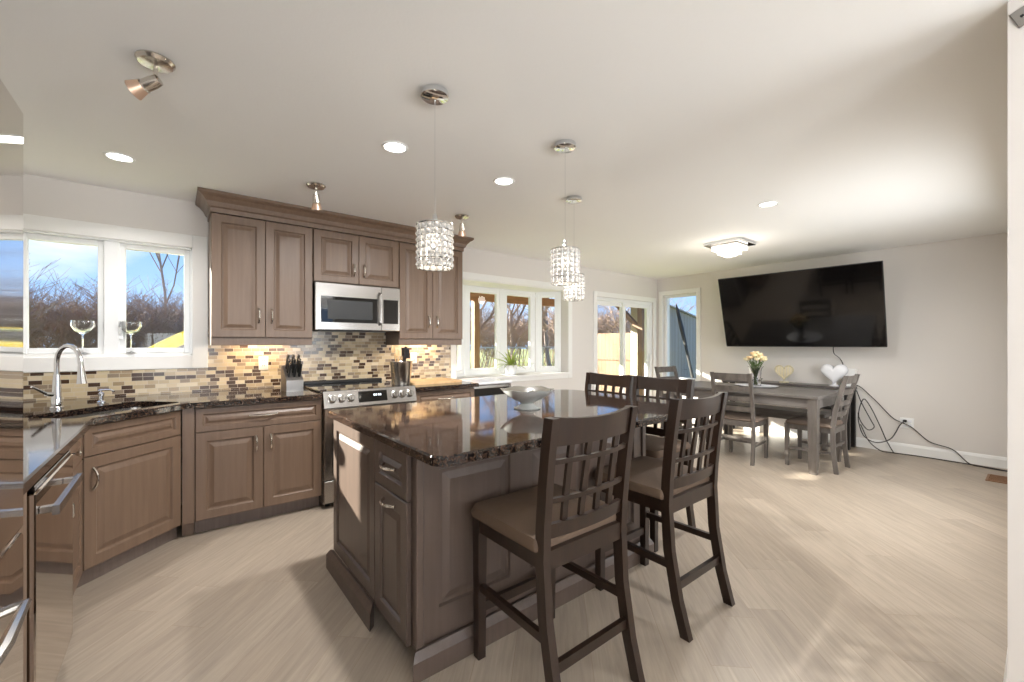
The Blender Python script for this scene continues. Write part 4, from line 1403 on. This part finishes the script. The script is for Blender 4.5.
co = thing('console_table', 'slim black-legged console table against the wall under the television', 'console table', (0, 0, 0))
m = MB(); m.box(6.27, 1.44, 0.715, 6.575, 2.95, 0.745, 0.003); m.build('top', 'console_top', co, smooth=0)
m = MB(); m.box(6.30, 1.50, 0.46, 6.55, 2.89, 0.50, 0.002); m.build('shelf', 'console', co, smooth=0)
for x in (6.31, 6.535):
    for y in (1.475, 2.915):
        m = MB(); m.box(x - 0.027, y - 0.027, 0, x + 0.027, y + 0.027, 0.715, 0.003); m.build('leg', 'console', co, smooth=0)

# tray, vase with flowers
tr = thing('serving_tray', 'flat grey oval tray under the flower vase on the dining table', 'tray', (5.36, 2.12, TZ + 0.0005), 0.2)
MB().lathe([(0.0, 0.0), (0.14, 0.0), (0.175, 0.012), (0.185, 0.02), (0.18, 0.022), (0.14, 0.006), (0, 0.005)], (0, 0, 0), 32).build('tray_body', 'white_cer', tr)
tr.scale = (0.85, 1.25, 1)
va = thing('flower_vase', 'clear glass vase of cream flowers on the dining table', 'vase', (5.40, 2.14, TZ + 0.0065))
MB().lathe([(0.05, 0), (0.056, 0.004), (0.062, 0.05), (0.055, 0.1), (0.062, 0.2), (0.085, 0.235), (0.082, 0.236), (0.057, 0.2), (0.05, 0.1), (0.056, 0.05), (0.048, 0.008), (0, 0.008)], (0, 0, 0), 24, False).build('glass', 'glass', va)
m = MB(); rnd = random.Random(5)
heads = []
for i in range(16):
    a = 2.4 * i; r_ = 0.105 * math.sqrt((i + 0.5) / 16); z_ = 0.40 - 0.95 * r_ + 0.02 * rnd.random()
    p = Vector((r_ * math.cos(a), r_ * math.sin(a), z_)); heads.append(p)
    m.tube([(0.02 * math.cos(a + 2), 0.02 * math.sin(a + 2), 0.015), (0.03 * math.cos(a), 0.03 * math.sin(a), 0.19), p], 0.0035, 5)
m.build('stems', 'leaf', va)
m = MB()
for i in range(26):
    a = 1.7 * i; z_ = 0.13 + 0.13 * (i / 26); r_ = 0.02 + 0.05 * (i / 26)
    d = Vector((math.cos(a), math.sin(a), 0)); sd = Vector((-math.sin(a), math.cos(a), 0))
    c = d * 0.02 + Vector((0, 0, z_))
    m.sweep(None, [(c, sd * 0.002, (0, 0, 0.001)), (c + d * r_ * 0.6 + Vector((0, 0, 0.03)), sd * 0.014, (0, 0, 0.001)), (c + d * r_ * 1.1 + Vector((0, 0, 0.05)), sd * 0.002, (0, 0, 0.001))])
m.build('foliage', 'leaf', va)
for i, p in enumerate(heads):
    m = MB()
    m.sphere((0, 0, 0), 0.018, 8, 6)
    for k in range(9):
        a = 2 * PI * k / 9; d = Vector((math.cos(a), math.sin(a), 0)); sd = Vector((-math.sin(a), math.cos(a), 0))
        m.sweep(None, [(d * 0.008 - Vector((0, 0, 0.012)), sd * 0.008, (0, 0, 0.002)), (d * 0.026 + Vector((0, 0, 0.0)), sd * 0.014, (0, 0, 0.002)), (d * 0.03 + Vector((0, 0, 0.016)), sd * 0.007, (0, 0, 0.001))])
    m.build('flower', 'petal_peach' if i % 4 == 1 else 'petal', va, loc=p)

# on the console: heart, white tulip vase, box
he = thing('heart_ornament', 'cream wicker heart ornament standing on the console table', 'ornament', (6.40, 2.18, 0.7455), -PI / 2)
def heart(t, s): return (s * 16 * math.sin(t) ** 3 / 17, s * (13 * math.cos(t) - 5 * math.cos(2 * t) - 2 * math.cos(3 * t) - math.cos(4 * t)) / 17)
m = MB()
for layer in range(3):
    pts = [(heart(2 * PI * i / 40, 0.118 - 0.006 * layer)[0], 0.006 * (layer - 1), 0.15 + heart(2 * PI * i / 40, 0.118 - 0.006 * layer)[1]) for i in range(41)]
    m.tube(pts, 0.0065, 6)
m.build('wicker_frame', 'wicker', he)
m = MB()
for i in range(11):
    x = -0.09 + 0.018 * i
    zs = [0.15 + heart(2 * PI * k / 200, 0.112)[1] for k in range(200) if abs(heart(2 * PI * k / 200, 0.112)[0] - x) < 0.004]
    if zs: m.tube([(x, 0.002, min(zs)), (x + 0.003, -0.004, (min(zs) + max(zs)) / 2), (x, 0.002, max(zs))], 0.005, 5)
m.build('wicker_weave', 'petal', he)
MB().box(-0.05, -0.03, 0, 0.05, 0.03, 0.02, 0.003).build('base', 'wicker', he, smooth=0)
tv_ = thing('heart_vase', 'white heart-shaped vase on the console end near the wall cables', 'vase', (6.41, 1.63, 0.7455), -PI / 2)
m = MB(); n_ = 48
front = [(heart(2 * PI * i / n_, 0.15)) for i in range(n_)]
layers = [(1.0, 0.0), (0.96, 0.03), (0.8, 0.05), (0.4, 0.058)]
for sgn in (-1, 1):
    prev = None
    for sc, y in layers:
        row = [m.v((x * sc, sgn * y, 0.165 + z * sc)) for x, z in front]
        if prev:
            for k in range(n_): m.bm.faces.new((prev[k], prev[(k + 1) % n_], row[(k + 1) % n_], row[k]))
        prev = row
    m.bm.faces.new(prev)
bmesh.ops.remove_doubles(m.bm, verts=m.bm.verts, dist=1e-5)
m.build('body', 'white_cer', tv_, smooth=60)
MB().lathe([(0.05, 0), (0.05, 0.006), (0.02, 0.02), (0.018, 0.05)], (0, 0, 0), 18).build('foot', 'white_cer', tv_)
bxo = thing('white_box', 'plain white box standing behind the heart vase on the console', 'box', (6.535, 1.50, 0.7455))
m = MB(); m.box(-0.05, -0.06, 0, 0.05, 0.06, 0.19, 0.003); m.build('carton', 'plate_white', bxo, smooth=0)
m = MB(); m.box(-0.052, -0.062, 0.19, 0.052, 0.062, 0.215, 0.003); m.build('lid', 'plate_white', bxo, smooth=0)
mb_ = thing('glass_dish', 'small dark glass dish on the console left of the heart', 'dish', (6.38, 2.52, 0.7455))
MB().lathe([(0.03, 0), (0.06, 0.02), (0.085, 0.035), (0.082, 0.037), (0.055, 0.022), (0, 0.008)], (0, 0, 0), 24).build('dish', 'bowl_in', mb_)

# ------------------------------------------------------------------ television
tv = thing('television', 'large flat black television tilted down on the wall', 'television', (6.119, 1.978, 1.697))
yaw, tilt = 0.045, 0.303
TW, THh = 1.75, 0.984
rv = Vector((math.sin(yaw), -math.cos(yaw), 0)); nv = Vector((-math.cos(yaw), -math.sin(yaw), 0))
upv = Vector((0, 0, 1)) * math.cos(tilt) + nv * math.sin(tilt)
bk = rv.cross(upv)            # sign fixed below
outn = upv.cross(rv) if upv.cross(rv).dot(nv) > 0 else rv.cross(upv)
Rm = Matrix((rv, -outn, upv)).transposed().to_4x4()   # local x right, local y backward, local z up
m = MB(); m.T = Rm; m.box(-TW / 2, 0.0, -THh / 2, TW / 2, 0.035, THh / 2, 0.004); m.build('bezel', 'black', tv, smooth=0)
m = MB(); m.T = Rm; m.box(-TW / 2 + 0.008, -0.002, -THh / 2 + 0.014, TW / 2 - 0.008, 0.004, THh / 2 - 0.008); m.build('screen', 'screen', tv, smooth=0)
m = MB(); m.T = Rm; m.box(-0.5, 0.035, -0.35, 0.5, 0.06, 0.15, 0.01); m.build('rear_housing', 'black', tv, smooth=0)
m = MB(); m.bar((0.03, 0.05, 0.0), (XR - 6.119 - 0.01, 0.05, -0.02), 0.05, 0.05, (0, 0, 1)); m.bar((0.03, -0.25, 0.0), (XR - 6.119 - 0.01, -0.25, -0.02), 0.05, 0.05, (0, 0, 1))
m.box(XR - 6.119 - 0.02, -0.4, -0.2, XR - 6.119 - 0.001, 0.25, 0.2, 0.002); m.build('wall_mount', 'black', tv, smooth=0)

# cables and outlet at the television wall
def cable(name, label, pts, r=0.0055, mat='cable'):
    m = MB(); m.tube(smooth_path(pts, 8), r, 6)
    return tag(m.build(name, mat), label, 'cable')
cable('power_cord', 'thin cord hanging from the television down to the console', [(6.33, 1.62, 1.25), (6.40, 1.63, 1.15), (6.53, 1.60, 1.08), (6.588, 1.58, 0.98), (6.588, 1.585, 0.82), (6.585, 1.58, 0.748)], 0.005)
wo = thing('wall_outlet', 'white outlet low on the television wall with a plug', 'outlet', (XR - 0.0005, 0.99, 0.355))
m = MB(); m.box(-0.007, -0.06, -0.06, 0.0, 0.06, 0.06, 0.003, 2); m.build('plate', 'plate_white', wo)
for zz in (-0.024, 0.024):
    for yy in (-0.026, 0.026):
        m = MB(); m.box(-0.009, yy - 0.017, zz - 0.015, -0.006, yy + 0.017, zz + 0.015, 0.002); m.build('receptacle', 'white_cer', wo)
m = MB(); m.box(-0.045, -0.002, 0.012, -0.0075, 0.03, 0.038, 0.005); m.build('plug', 'black', wo)
cable('extension_cord', 'dark cord sagging from the outlet plug to the floor', [(6.55, 1.003, 0.38), (6.53, 1.04, 0.33), (6.53, 1.12, 0.16), (6.50, 1.25, 0.10), (6.50, 1.36, 0.16), (6.46, 1.40, 0.32), (6.44, 1.40, 0.44)])
cable('extension_cord', 'dark cord draped from the console top past the outlet down along the baseboard', [(6.50, 1.47, 0.752), (6.52, 1.40, 0.745), (6.54, 1.25, 0.58), (6.55, 1.10, 0.40), (6.565, 0.95, 0.32), (6.565, 0.80, 0.18), (6.55, 0.62, 0.13), (6.50, 0.50, 0.02), (6.47, 0.40, 0.0065), (6.44, 0.2, 0.0065), (6.43, 0.12, 0.0065)])
cable('extension_cord', 'dark cord lying on the floor along the television wall', [(6.45, 1.38, 0.30), (6.43, 1.30, 0.12), (6.46, 1.20, 0.02), (6.50, 1.10, 0.0065), (6.53, 0.9, 0.0065), (6.52, 0.6, 0.0065), (6.50, 0.42, 0.0065), (6.46, 0.25, 0.0065), (6.36, 0.12, 0.0065)])
cable('extension_cord', 'looped dark cord hanging behind the console legs', [(6.50, 1.43, 0.70), (6.50, 1.38, 0.55), (6.52, 1.30, 0.36), (6.48, 1.26, 0.28), (6.45, 1.32, 0.25), (6.46, 1.40, 0.40), (6.47, 1.36, 0.60), (6.5, 1.30, 0.52), (6.54, 1.22, 0.30), (6.53, 1.16, 0.14), (6.52, 1.10, 0.02), (6.5, 1.08, 0.0065)])
# floor register
fv = thing('floor_register', 'brown metal floor vent by the television wall baseboard', 'vent', (6.03, 0.27, 0.0005))
m = MB(); sash(m, -0.15, -0.06, 0.15, 0.06, 0, 0.012, 0.006)
m.bm.free(); m = MB()
m.box(-0.15, -0.075, 0, 0.15, -0.06, 0.006); m.box(-0.15, 0.06, 0, 0.15, 0.075, 0.006); m.box(-0.15, -0.06, 0, -0.135, 0.06, 0.006); m.box(0.135, -0.06, 0, 0.15, 0.06, 0.006)
m.build('frame', 'vent', fv, smooth=0)
MB().box(-0.135, -0.06, 0, 0.135, 0.06, 0.001).build('backing', 'black', fv, smooth=0)
m = MB()
for i in range(12):
    x = -0.124 + i * 0.0225; m.box(x - 0.006, -0.06, 0.001, x + 0.006, 0.06, 0.005)
m.build('louvres', 'vent', fv, smooth=0)

# ------------------------------------------------------------------ ceiling lamps
def down_light(loc, power, r=0.055, spread=172, col=(1.0, 0.985, 0.965)):
    d = bpy.data.lights.new('downlight_lamp', 'AREA'); d.shape = 'DISK'; d.size = 2 * r; d.energy = power; d.color = col; d.spread = math.radians(spread)
    o = bpy.data.objects.new('downlight_lamp', d); o.location = loc; COL.objects.link(o); return o

rl = None
for x, y, lab in ((-0.26, 3.48, 'round recessed ceiling light above the sink window'), (0.989, 2.321, 'round recessed ceiling light behind the first pendant'),
                  (1.786, 2.335, 'round recessed ceiling light left of the middle pendant'), (3.747, 1.392, 'round recessed ceiling light nearest the television')):
    if rl is None:
        rl = thing('recessed_light', lab, 'ceiling light', (x, y, CEIL))
        MB().lathe([(0.075, 0.0), (0.075, -0.004), (0.07, -0.007), (0.06, -0.005), (0.058, 0.0)], (0, 0, 0), 32, False).build('trim_ring', 'plate_white', rl)
        MB().lathe([(0.059, -0.001), (0.05, -0.003), (0, -0.004)], (0, 0, 0), 32, False).build('lens', 'lens', rl)
        rl['group'] = 'recessed ceiling lights'
    else: dup(rl, (x, y, CEIL), label=lab)
    down_light((x, y, CEIL - 0.012), CAN_POWER * (0.3 if x < 0 else 1.0), spread=140 if x < 0 else 170)


def pendant(label, x, y, proto=None):
    if proto: return dup(proto, (x, y, CEIL), label=label)
    p = thing('pendant_lamp', label, 'pendant lamp', (x, y, CEIL), 0, 'crystal pendant lamps over the island')
    MB().lathe([(0.0, 0.0), (0.06, 0.0), (0.062, -0.004), (0.062, -0.024), (0.056, -0.028), (0, -0.029)], (0, 0, 0), 28).build('canopy', 'chrome', p)
    MB().tube([(0, 0, -0.028), (0, 0, -0.56)], 0.0013, 6).build('cord', 'chrome', p)
    m = MB(); m.lathe([(0.004, -0.545), (0.011, -0.555), (0.013, -0.59), (0.02, -0.595), (0.02, -0.63), (0, -0.63)], (0, 0, 0), 14); m.build('socket', 'chrome', p)
    m = MB(); m.sphere((0, 0, -0.665), 0.026, 14, 10, (1, 1, 1.25)); m.build('bulb', 'bulb', p)
    R_ = 0.078
    m = MB(); m.tube([(R_ * math.cos(2 * PI * i / 32), R_ * math.sin(2 * PI * i / 32), -0.752) for i in range(33)], 0.0045, 6, False)
    m.build('shade_ring', 'chrome', p)
    m = MB(); m.tube([(R_ * math.cos(2 * PI * i / 32), R_ * math.sin(2 * PI * i / 32), -0.598) for i in range(33)], 0.0045, 6, False)
    for k in range(3): m.tube([(0, 0, -0.600), (R_ * math.cos(2 * PI * k / 3), R_ * math.sin(2 * PI * k / 3), -0.599)], 0.003, 6)
    fr_ = m.build('shade_frame', 'chrome', p)
    # crystals: rings of octagonal drops
    m = MB()
    nc, rows = 16, 7
    for j in range(rows):
        z = -0.6125 - j * 0.0272
        for k in range(nc):
            a = 2 * PI * (k + 0.5 * (j % 2) * 0) / nc
            cx, cy = R_ * math.cos(a), R_ * math.sin(a)
            T0 = m.T; m.T = Matrix.Translation((cx, cy, z)) @ Matrix.Rotation(a, 4, 'Z')
            A = [m.v((0.0, 0.0138 * math.cos(PI / 4 * q + PI / 8), 0.0138 * math.sin(PI / 4 * q + PI / 8))) for q in range(8)]
            f = m.v((0.008, 0, 0)); b = m.v((-0.008, 0, 0))
            for q in range(8):
                m.bm.faces.new((A[q], A[(q + 1) % 8], f)); m.bm.faces.new((A[(q + 1) % 8], A[q], b))
            m.T = T0
    cr_ = m.build('crystal_beads', 'crystal', p, smooth=0); cr_['kind'] = 'stuff'
    # wire settings between the crystals
    m = MB()
    for k in range(nc):
        a = 2 * PI * (k + 0.5) / nc
        m.tube([(R_ * math.cos(a), R_ * math.sin(a), -0.598), (R_ * math.cos(a), R_ * math.sin(a), -0.785)], 0.0026, 4)
    for j in range(rows + 1):
        z = -0.599 - j * 0.0272
        m.tube([(R_ * math.cos(2 * PI * i / 32), R_ * math.sin(2 * PI * i / 32), z) for i in range(33)], 0.0024, 4, False)
    m.build('wire_net', 'chrome', p)
    return p

pp = pendant('crystal pendant lamp nearest the camera, over the near end of island', 0.913, 1.703)
pendant('middle crystal pendant lamp of three, over the island', 1.726, 1.688, pp)
pendant('farthest and smallest crystal pendant lamp, toward the bay window', 2.418, 2.269, pp)
for x, y in ((0.913, 1.703), (1.726, 1.688), (2.418, 2.269)):
    d = bpy.data.lights.new('pendant_bulb', 'POINT'); d.energy = PENDANT_POWER; d.color = (1.0, 0.88, 0.72); d.shadow_soft_size = 0.03
    o = bpy.data.objects.new('pendant_bulb', d); o.location = (x, y, CEIL - 0.725); COL.objects.link(o)

# flush crystal light
fl = thing('flush_ceiling_light', 'square flush crystal ceiling light in front of the television', 'ceiling light', (4.86, 2.20, CEIL), 0.0)
m = MB(); m.box(-0.2, -0.2, -0.03, 0.2, 0.2, 0, 0.004); m.build('ceiling_plate', 'chrome', fl, smooth=0)
m = MB()
for lev, (half, z) in enumerate(((0.13, -0.05), (0.13, -0.075), (0.085, -0.10), (0.085, -0.12), (0.045, -0.14))):
    k = max(2, int(half / 0.018))
    for i in range(-k, k + 1):
        for (x, y) in ((i * half / k, half), (i * half / k, -half), (half, i * half / k), (-half, i * half / k)):
            m.sphere((x, y, z), 0.0115, 6, 4, (1, 1, 1.3))
cr_ = m.build('crystal_drops', 'crystal_hot', fl, smooth=0); cr_['kind'] = 'stuff'
m = MB()
for half, z in ((0.14, -0.035), (0.092, -0.088)):
    for sx, sy, ex, ey in ((-1, -1, 1, -1), (1, -1, 1, 1), (1, 1, -1, 1), (-1, 1, -1, -1)): m.tube([(half * sx, half * sy, z), (half * ex, half * ey, z)], 0.004, 6)
m.build('frame', 'chrome', fl)
d = bpy.data.lights.new('flush_bulb', 'POINT'); d.energy = FLUSH_POWER; d.color = (1.0, 0.92, 0.8); d.shadow_soft_size = 0.08
o = bpy.data.objects.new('flush_bulb', d); o.location = (4.86, 2.20, CEIL - 0.24); COL.objects.link(o)


def spot_fixture(label, x, y, rz, pitch, scale=1.0):
    s = thing('ceiling_spotlight', label, 'spotlight', (x, y, CEIL), rz, 'swivel ceiling spotlights')
    MB().lathe([(0, 0), (0.062, 0), (0.064, -0.006), (0.055, -0.018), (0.02, -0.024), (0, -0.025)], (0, 0, 0), 28).build('canopy', 'nickel', s)
    m = MB(); m.tube([(0, 0, -0.022), (0.0, 0, -0.07), (0.012, 0, -0.085)], 0.007, 8); m.build('arm', 'nickel', s)
    T = Matrix.Translation((0.012, 0, -0.09)) @ Matrix.Rotation(pitch, 4, 'Y')
    m = MB(); m.T = T; m.lathe([(0.0, 0.03), (0.02, 0.028), (0.024, 0.0), (0.024, -0.03), (0.028, -0.034)], (0, 0, 0), 18); hd = m.build('lamp_head', 'nickel', s)
    m = MB(); m.T = T; m.lathe([(0.025, -0.034), (0.037, -0.078), (0.035, -0.078), (0.023, -0.04)], (0, 0, 0), 20, False); m.build('reflector', 'copper', hd)
    m = MB(); m.T = T; m.lathe([(0.033, -0.073), (0.02, -0.070), (0, -0.069)], (0, 0, 0), 18, False); m.build('lamp_face', 'amber', hd)
    return s
spot_fixture('swivel ceiling spotlight nearest the camera, over the sink corner', -0.06, 2.205, 2.55, -1.12)
spot_fixture('swivel ceiling spotlight in front of the left wall cabinets', 0.786, 3.225, 1.2, -0.35)
spot_fixture('swivel ceiling spotlight behind the nearest pendant, by right wall cabinets', 1.985, 3.204, 1.0, -0.4)

# under cabinet lights
for x, w_, lab in ((0.56, 0.30, 'under-cabinet light strip left of the range'), (2.05, 0.30, 'under-cabinet light strip above the cutting board')):
    u = thing('under_cabinet_light', lab, 'light strip', (x, YB - 0.14, UB - 0.001))
    MB().box(-w_ / 2, -0.02, -0.012, w_ / 2, 0.02, 0.0, 0.002).build('housing', 'plate_white', u, smooth=0)
    MB().box(-w_ / 2 + 0.01, -0.014, -0.0135, w_ / 2 - 0.01, 0.014, -0.0115).build('diffuser', 'amber', u, smooth=0)
    area_light('under_cabinet_lamp', (x, YB - 0.14, UB - 0.018), (0, 0.35, -1), w_, 0.03, UNDER_POWER, (1.0, 0.72, 0.42))

# ------------------------------------------------------------------ outside
structure(MB().box(-60, YB + TH + 0.001, -0.25, 80, 90, -0.15).build('ground', 'grass', smooth=0))
structure(MB().box(XR + TH, -40, -0.25, 80, YB + TH + 0.001, -0.15).build('ground_side', 'grass', smooth=0))

# porch roof
po = thing('porch', 'timber porch roof with beams and posts outside the bay window', 'porch', (0, 0, 0))
PX0, PX1, PY0, PY1, PZ = 0.2, 8.3, YB + TH + 0.002, 7.5, 2.36  # unseen left end lengthened to block sun at the bay
m = MB(); m.box(PX0, PY0, PZ + 0.14, PX1, PY1 + 0.2, PZ + 0.18); m.build('roof_deck', 'porch', po, smooth=0)
for i in range(13):
    x = PX0 + 0.1 + i * (PX1 - PX0 - 0.2) / 12
    m = MB(); m.box(x - 0.022, PY0, PZ, x + 0.022, PY1 + 0.15, PZ + 0.14); m.build('rafter', 'post', po, smooth=0)
m = MB(); m.box(PX0, PY1 - 0.06, PZ - 0.18, PX1, PY1 + 0.03, PZ, 0.004); m.build('beam', 'porch', po, smooth=0)
for x, y in ((PX0 + 0.1, PY1), (4.98, PY1), (6.6, PY1), (PX1 - 0.1, PY1), (PX1 - 0.3, 5.5)):
    m = MB(); m.box(x - 0.065, y - 0.065, -0.15, x + 0.065, y + 0.065, PZ - (0.18 if y == PY1 else 0.0), 0.004); m.build('post', 'post', po, smooth=0)
m = MB(); m.bar((PX1 - 0.3, 5.5, 1.55), (PX1 - 0.3, 6.35, 2.36), 0.09, 0.09); m.bar((PX0 + 0.1, PY1, 1.7), (0.8, PY1, 2.22), 0.08, 0.08)
m.build('brace', 'post', po, smooth=0)

# fence beyond the patio door
fe = thing('board_fence', 'sunlit cedar board fence beyond the patio door', 'fence', (0, 0, 0))
m = MB(); m.box(10.0, 6.1, -0.15, 10.025, 9.2, 1.58); m.build('board_panel', 'fence', fe, smooth=0)
m = MB(); m.box(9.97, 6.1, 0.80, 10.0, 9.2, 0.86); m.box(10.025, 6.1, 1.34, 10.065, 9.2, 1.42); m.build('rails', 'post', fe, smooth=0)
for y in (6.15, 7.65, 9.15):
    m = MB(); m.box(10.0252, y - 0.05, -0.15, 10.12, y + 0.05, 1.57); m.build('post', 'post', fe, smooth=0)
gs = thing('garden_shed', 'grey weathered board shed wall with a sloping top outside the tall window', 'shed', (0, 0, 0))
m = MB()
v0 = [(8.3, 5.2, -0.15), (10.6, 5.2, -0.15), (10.6, 5.2, 1.74), (8.3, 5.2, 2.145)]
a_ = [m.v(p) for p in v0]; b_ = [m.v((p[0], p[1] + 0.8, p[2])) for p in v0]
for k in range(4): m.bm.faces.new((a_[k], a_[(k + 1) % 4], b_[(k + 1) % 4], b_[k]))
m.bm.faces.new(a_[::-1]); m.bm.faces.new(b_)
m.build('wall_boards', 'grey_fence', gs, smooth=0)
m = MB(); m.bar((8.22, 5.6, 2.175), (10.7, 5.6, 1.738), 0.9, 0.03, (0, 1, 0)); m.build('roof_edge', 'grey_fence', gs, smooth=0)
um = thing('patio_umbrella', 'leaning dark closed patio umbrella seen through the tall window', 'umbrella', (8.35, 4.35, -0.15))
m = MB(); m.tube([(0, 0, 0), (0, 0.5, 2.15)], 0.03, 8); m.build('pole', 'pole', um)
m = MB(); m.tube([(-0.02, 0.3, 1.35), (-0.02, 0.4, 1.75), (-0.02, 0.5, 2.15), (-0.02, 0.52, 2.25)], [0.032, 0.045, 0.03, 0.01], 8); m.build('folded_canopy', 'pole', um)
m = MB(); m.box(-0.25, -0.25, 0, 0.25, 0.25, 0.06, 0.01); m.build('base', 'stain', um, smooth=0)

# slide outside the sink window
sl = thing('playground_slide', 'yellow plastic slide outside the right pane of the sink window', 'slide', (-0.16, 9.0, -0.15), 0.0)
m = MB(); rows = []
for i in range(14):
    s = i / 13
    x = 1.9 * s - 0.25; z = 1.42 + 0.62 * math.sin(min(1, s * 1.15) * PI / 2) if False else 1.28 + 0.75 * (1 - (1 - s) ** 1.8)
    rows.append((x, z))
secs = []
for x, z in rows:
    secs.append([m.v((x, yy, z + dz)) for yy, dz in ((-0.30, 0.0), (-0.27, 0.02), (-0.25, -0.14), (0.25, -0.14), (0.27, 0.02), (0.30, 0.0), (0.28, -0.20), (-0.28, -0.20))])
for i in range(len(secs) - 1):
    for k in range(8): m.bm.faces.new((secs[i][k], secs[i][(k + 1) % 8], secs[i + 1][(k + 1) % 8], secs[i + 1][k]))
m.bm.faces.new(secs[0][::-1]); m.bm.faces.new(secs[-1])
m.build('chute', 'slide', sl)
m = MB()
for x, z in ((-0.15, 1.25), (1.5, 1.8)):
    for y in (-0.24, 0.24): m.tube([(x, y, 0), (x, y, z)], 0.03, 8)
m.build('supports', 'pole', sl)

# chain link fence
cf = thing('chain_link_fence', 'low wire fence across the lawn behind the porch', 'fence', (0, 0, 0))
m = MB(); m.tube([(8.0, 14.0, 1.12), (22.0, 14.0, 1.12)], 0.03, 6); m.build('top_rail', 'wire', cf)
for i in range(7):
    x = 8.5 + i * 2.2
    MB().tube([(x, 14.0, -0.15), (x, 14.0, 1.15)], 0.035, 6).build('post', 'wire', cf)
m = MB()
for i in range(70):
    x = 8.0 + i * 0.2
    m.tube([(x, 14.0, -0.12), (x + 0.6, 14.0, 1.1)], 0.006, 3, False); m.tube([(x + 0.6, 14.0, -0.12), (x, 14.0, 1.1)], 0.006, 3, False)
m.build('wire_mesh', 'wire', cf)


# bare trees and shrubs
def tree_mesh(seed, height, spread, trunk_r, levels, shrub=False):
    rnd = random.Random(seed)
    tk, br = MB(), MB()
    def grow(p, d, L_, r, lev):
        n = 3
        pts, rs = [p], [r]
        for i in range(n):
            d = (d + Vector((rnd.uniform(-1, 1), rnd.uniform(-1, 1), rnd.uniform(-0.3, 0.7))) * 0.16).normalized()
            p = p + d * (L_ / n); pts.append(p); rs.append(r * (1 - 0.4 * (i + 1) / n))
        (tk if lev == 0 and not shrub else br).tube(pts, rs, 6 if lev == 0 else (4 if lev == 1 else 3), False)
        if lev >= levels: return
        k = rnd.randint(3, 5) if lev else (7 if shrub else 6)
        for i in range(k):
            s = rnd.uniform(0.35, 1.0)
            j = min(n - 1, int(s * n)); q = pts[j].lerp(pts[j + 1], s * n - j) if j + 1 < len(pts) else pts[-1]
            a = rnd.uniform(0, 2 * PI); tl = rnd.uniform(0.4, 0.95) * spread
            side = Vector((math.cos(a), math.sin(a), 0))
            nd = (d * (1 - 0.35 * tl) + side * tl + Vector((0, 0, 0.15))).normalized()
            grow(q, nd, L_ * rnd.uniform(0.5, 0.75), max(0.006, rs[j] * 0.55), lev + 1)
    if shrub:
        for i in range(7):
            a = rnd.uniform(0, 2 * PI); rr_ = rnd.uniform(0, 0.9) * spread
            grow(Vector((rr_ * math.cos(a), rr_ * math.sin(a), 0)), Vector((0.35 * math.cos(a), 0.35 * math.sin(a), 1)).normalized(), height * rnd.uniform(0.4, 0.55), trunk_r, 0)
    else:
        grow(Vector((0, 0, 0)), Vector((0, 0, 1)), height * 0.5, trunk_r, 0)
    return tk, br

tA = thing('bare_tree', 'tall leafless tree rising above the thicket in the sink window', 'tree', (-0.25, 23.0, -0.15))
a, b = tree_mesh(11, 10.5, 0.6, 0.065, 4); a.build('trunk', 'bark', tA); b.build('branches', 'twig', tA)
tB = thing('bare_tree', 'leafless tree centred behind the bay window panes', 'tree', (14.0, 17.5, -0.15))
a, b = tree_mesh(23, 6.5, 0.9, 0.14, 4); a.build('trunk', 'bark', tB); b.build('branches', 'twig', tB)
dup(tB, (15.8, 16.6, -0.15), 2.1, 'leafless tree behind the right pane of the bay window')
dup(tB, (12.2, 18.5, -0.15), 4.0, 'leafless tree behind the left pane of the bay window')
tk_bm = bmesh.new()
rnd = random.Random(9)
spots = []
for i in range(20):
    f = -0.25 + 0.30 * (i % 10) / 9 + rnd.uniform(-0.01, 0.01)
    Y = 19 + 4.5 * (i // 10) + rnd.uniform(-1, 1)
    spots.append((f * Y, Y))
for i in range(16):
    f = 0.58 + 0.46 * (i % 8) / 7 + rnd.uniform(-0.02, 0.02)
    Y = 19 + 3.5 * (i // 8) + rnd.uniform(-1, 1)
    spots.append((f * Y, Y))
for i in range(8):
    f = 1.12 + 0.5 * i / 7
    Y = 11.5 + rnd.uniform(-0.5, 0.5)
    spots.append((f * Y, Y))
kinds = []
for sd in (1, 2, 3):
    a, b = tree_mesh(40 + sd, 3.7, 1.2, 0.022, 3, True); a.bm.free()
    me = bpy.data.meshes.new('shrub_source'); b.bm.to_mesh(me); b.bm.free(); kinds.append(me)
for i, (x, y) in enumerate(spots):
    sc = rnd.uniform(0.85, 1.2)
    T = Matrix.Translation((x, y, -0.15)) @ Matrix.Rotation(rnd.uniform(0, 6), 4, 'Z') @ Matrix.Scale(sc, 4)
    me = kinds[i % 3].copy(); me.transform(T); tk_bm.from_mesh(me); bpy.data.meshes.remove(me)
for me in kinds: bpy.data.meshes.remove(me)
tmb = MB(); tmb.bm.free(); tmb.bm = tk_bm
tag(tmb.build('thicket', 'twig', smooth=0), 'tangled brown thicket of leafless shrubs beyond the lawn', 'thicket', kind='stuff')
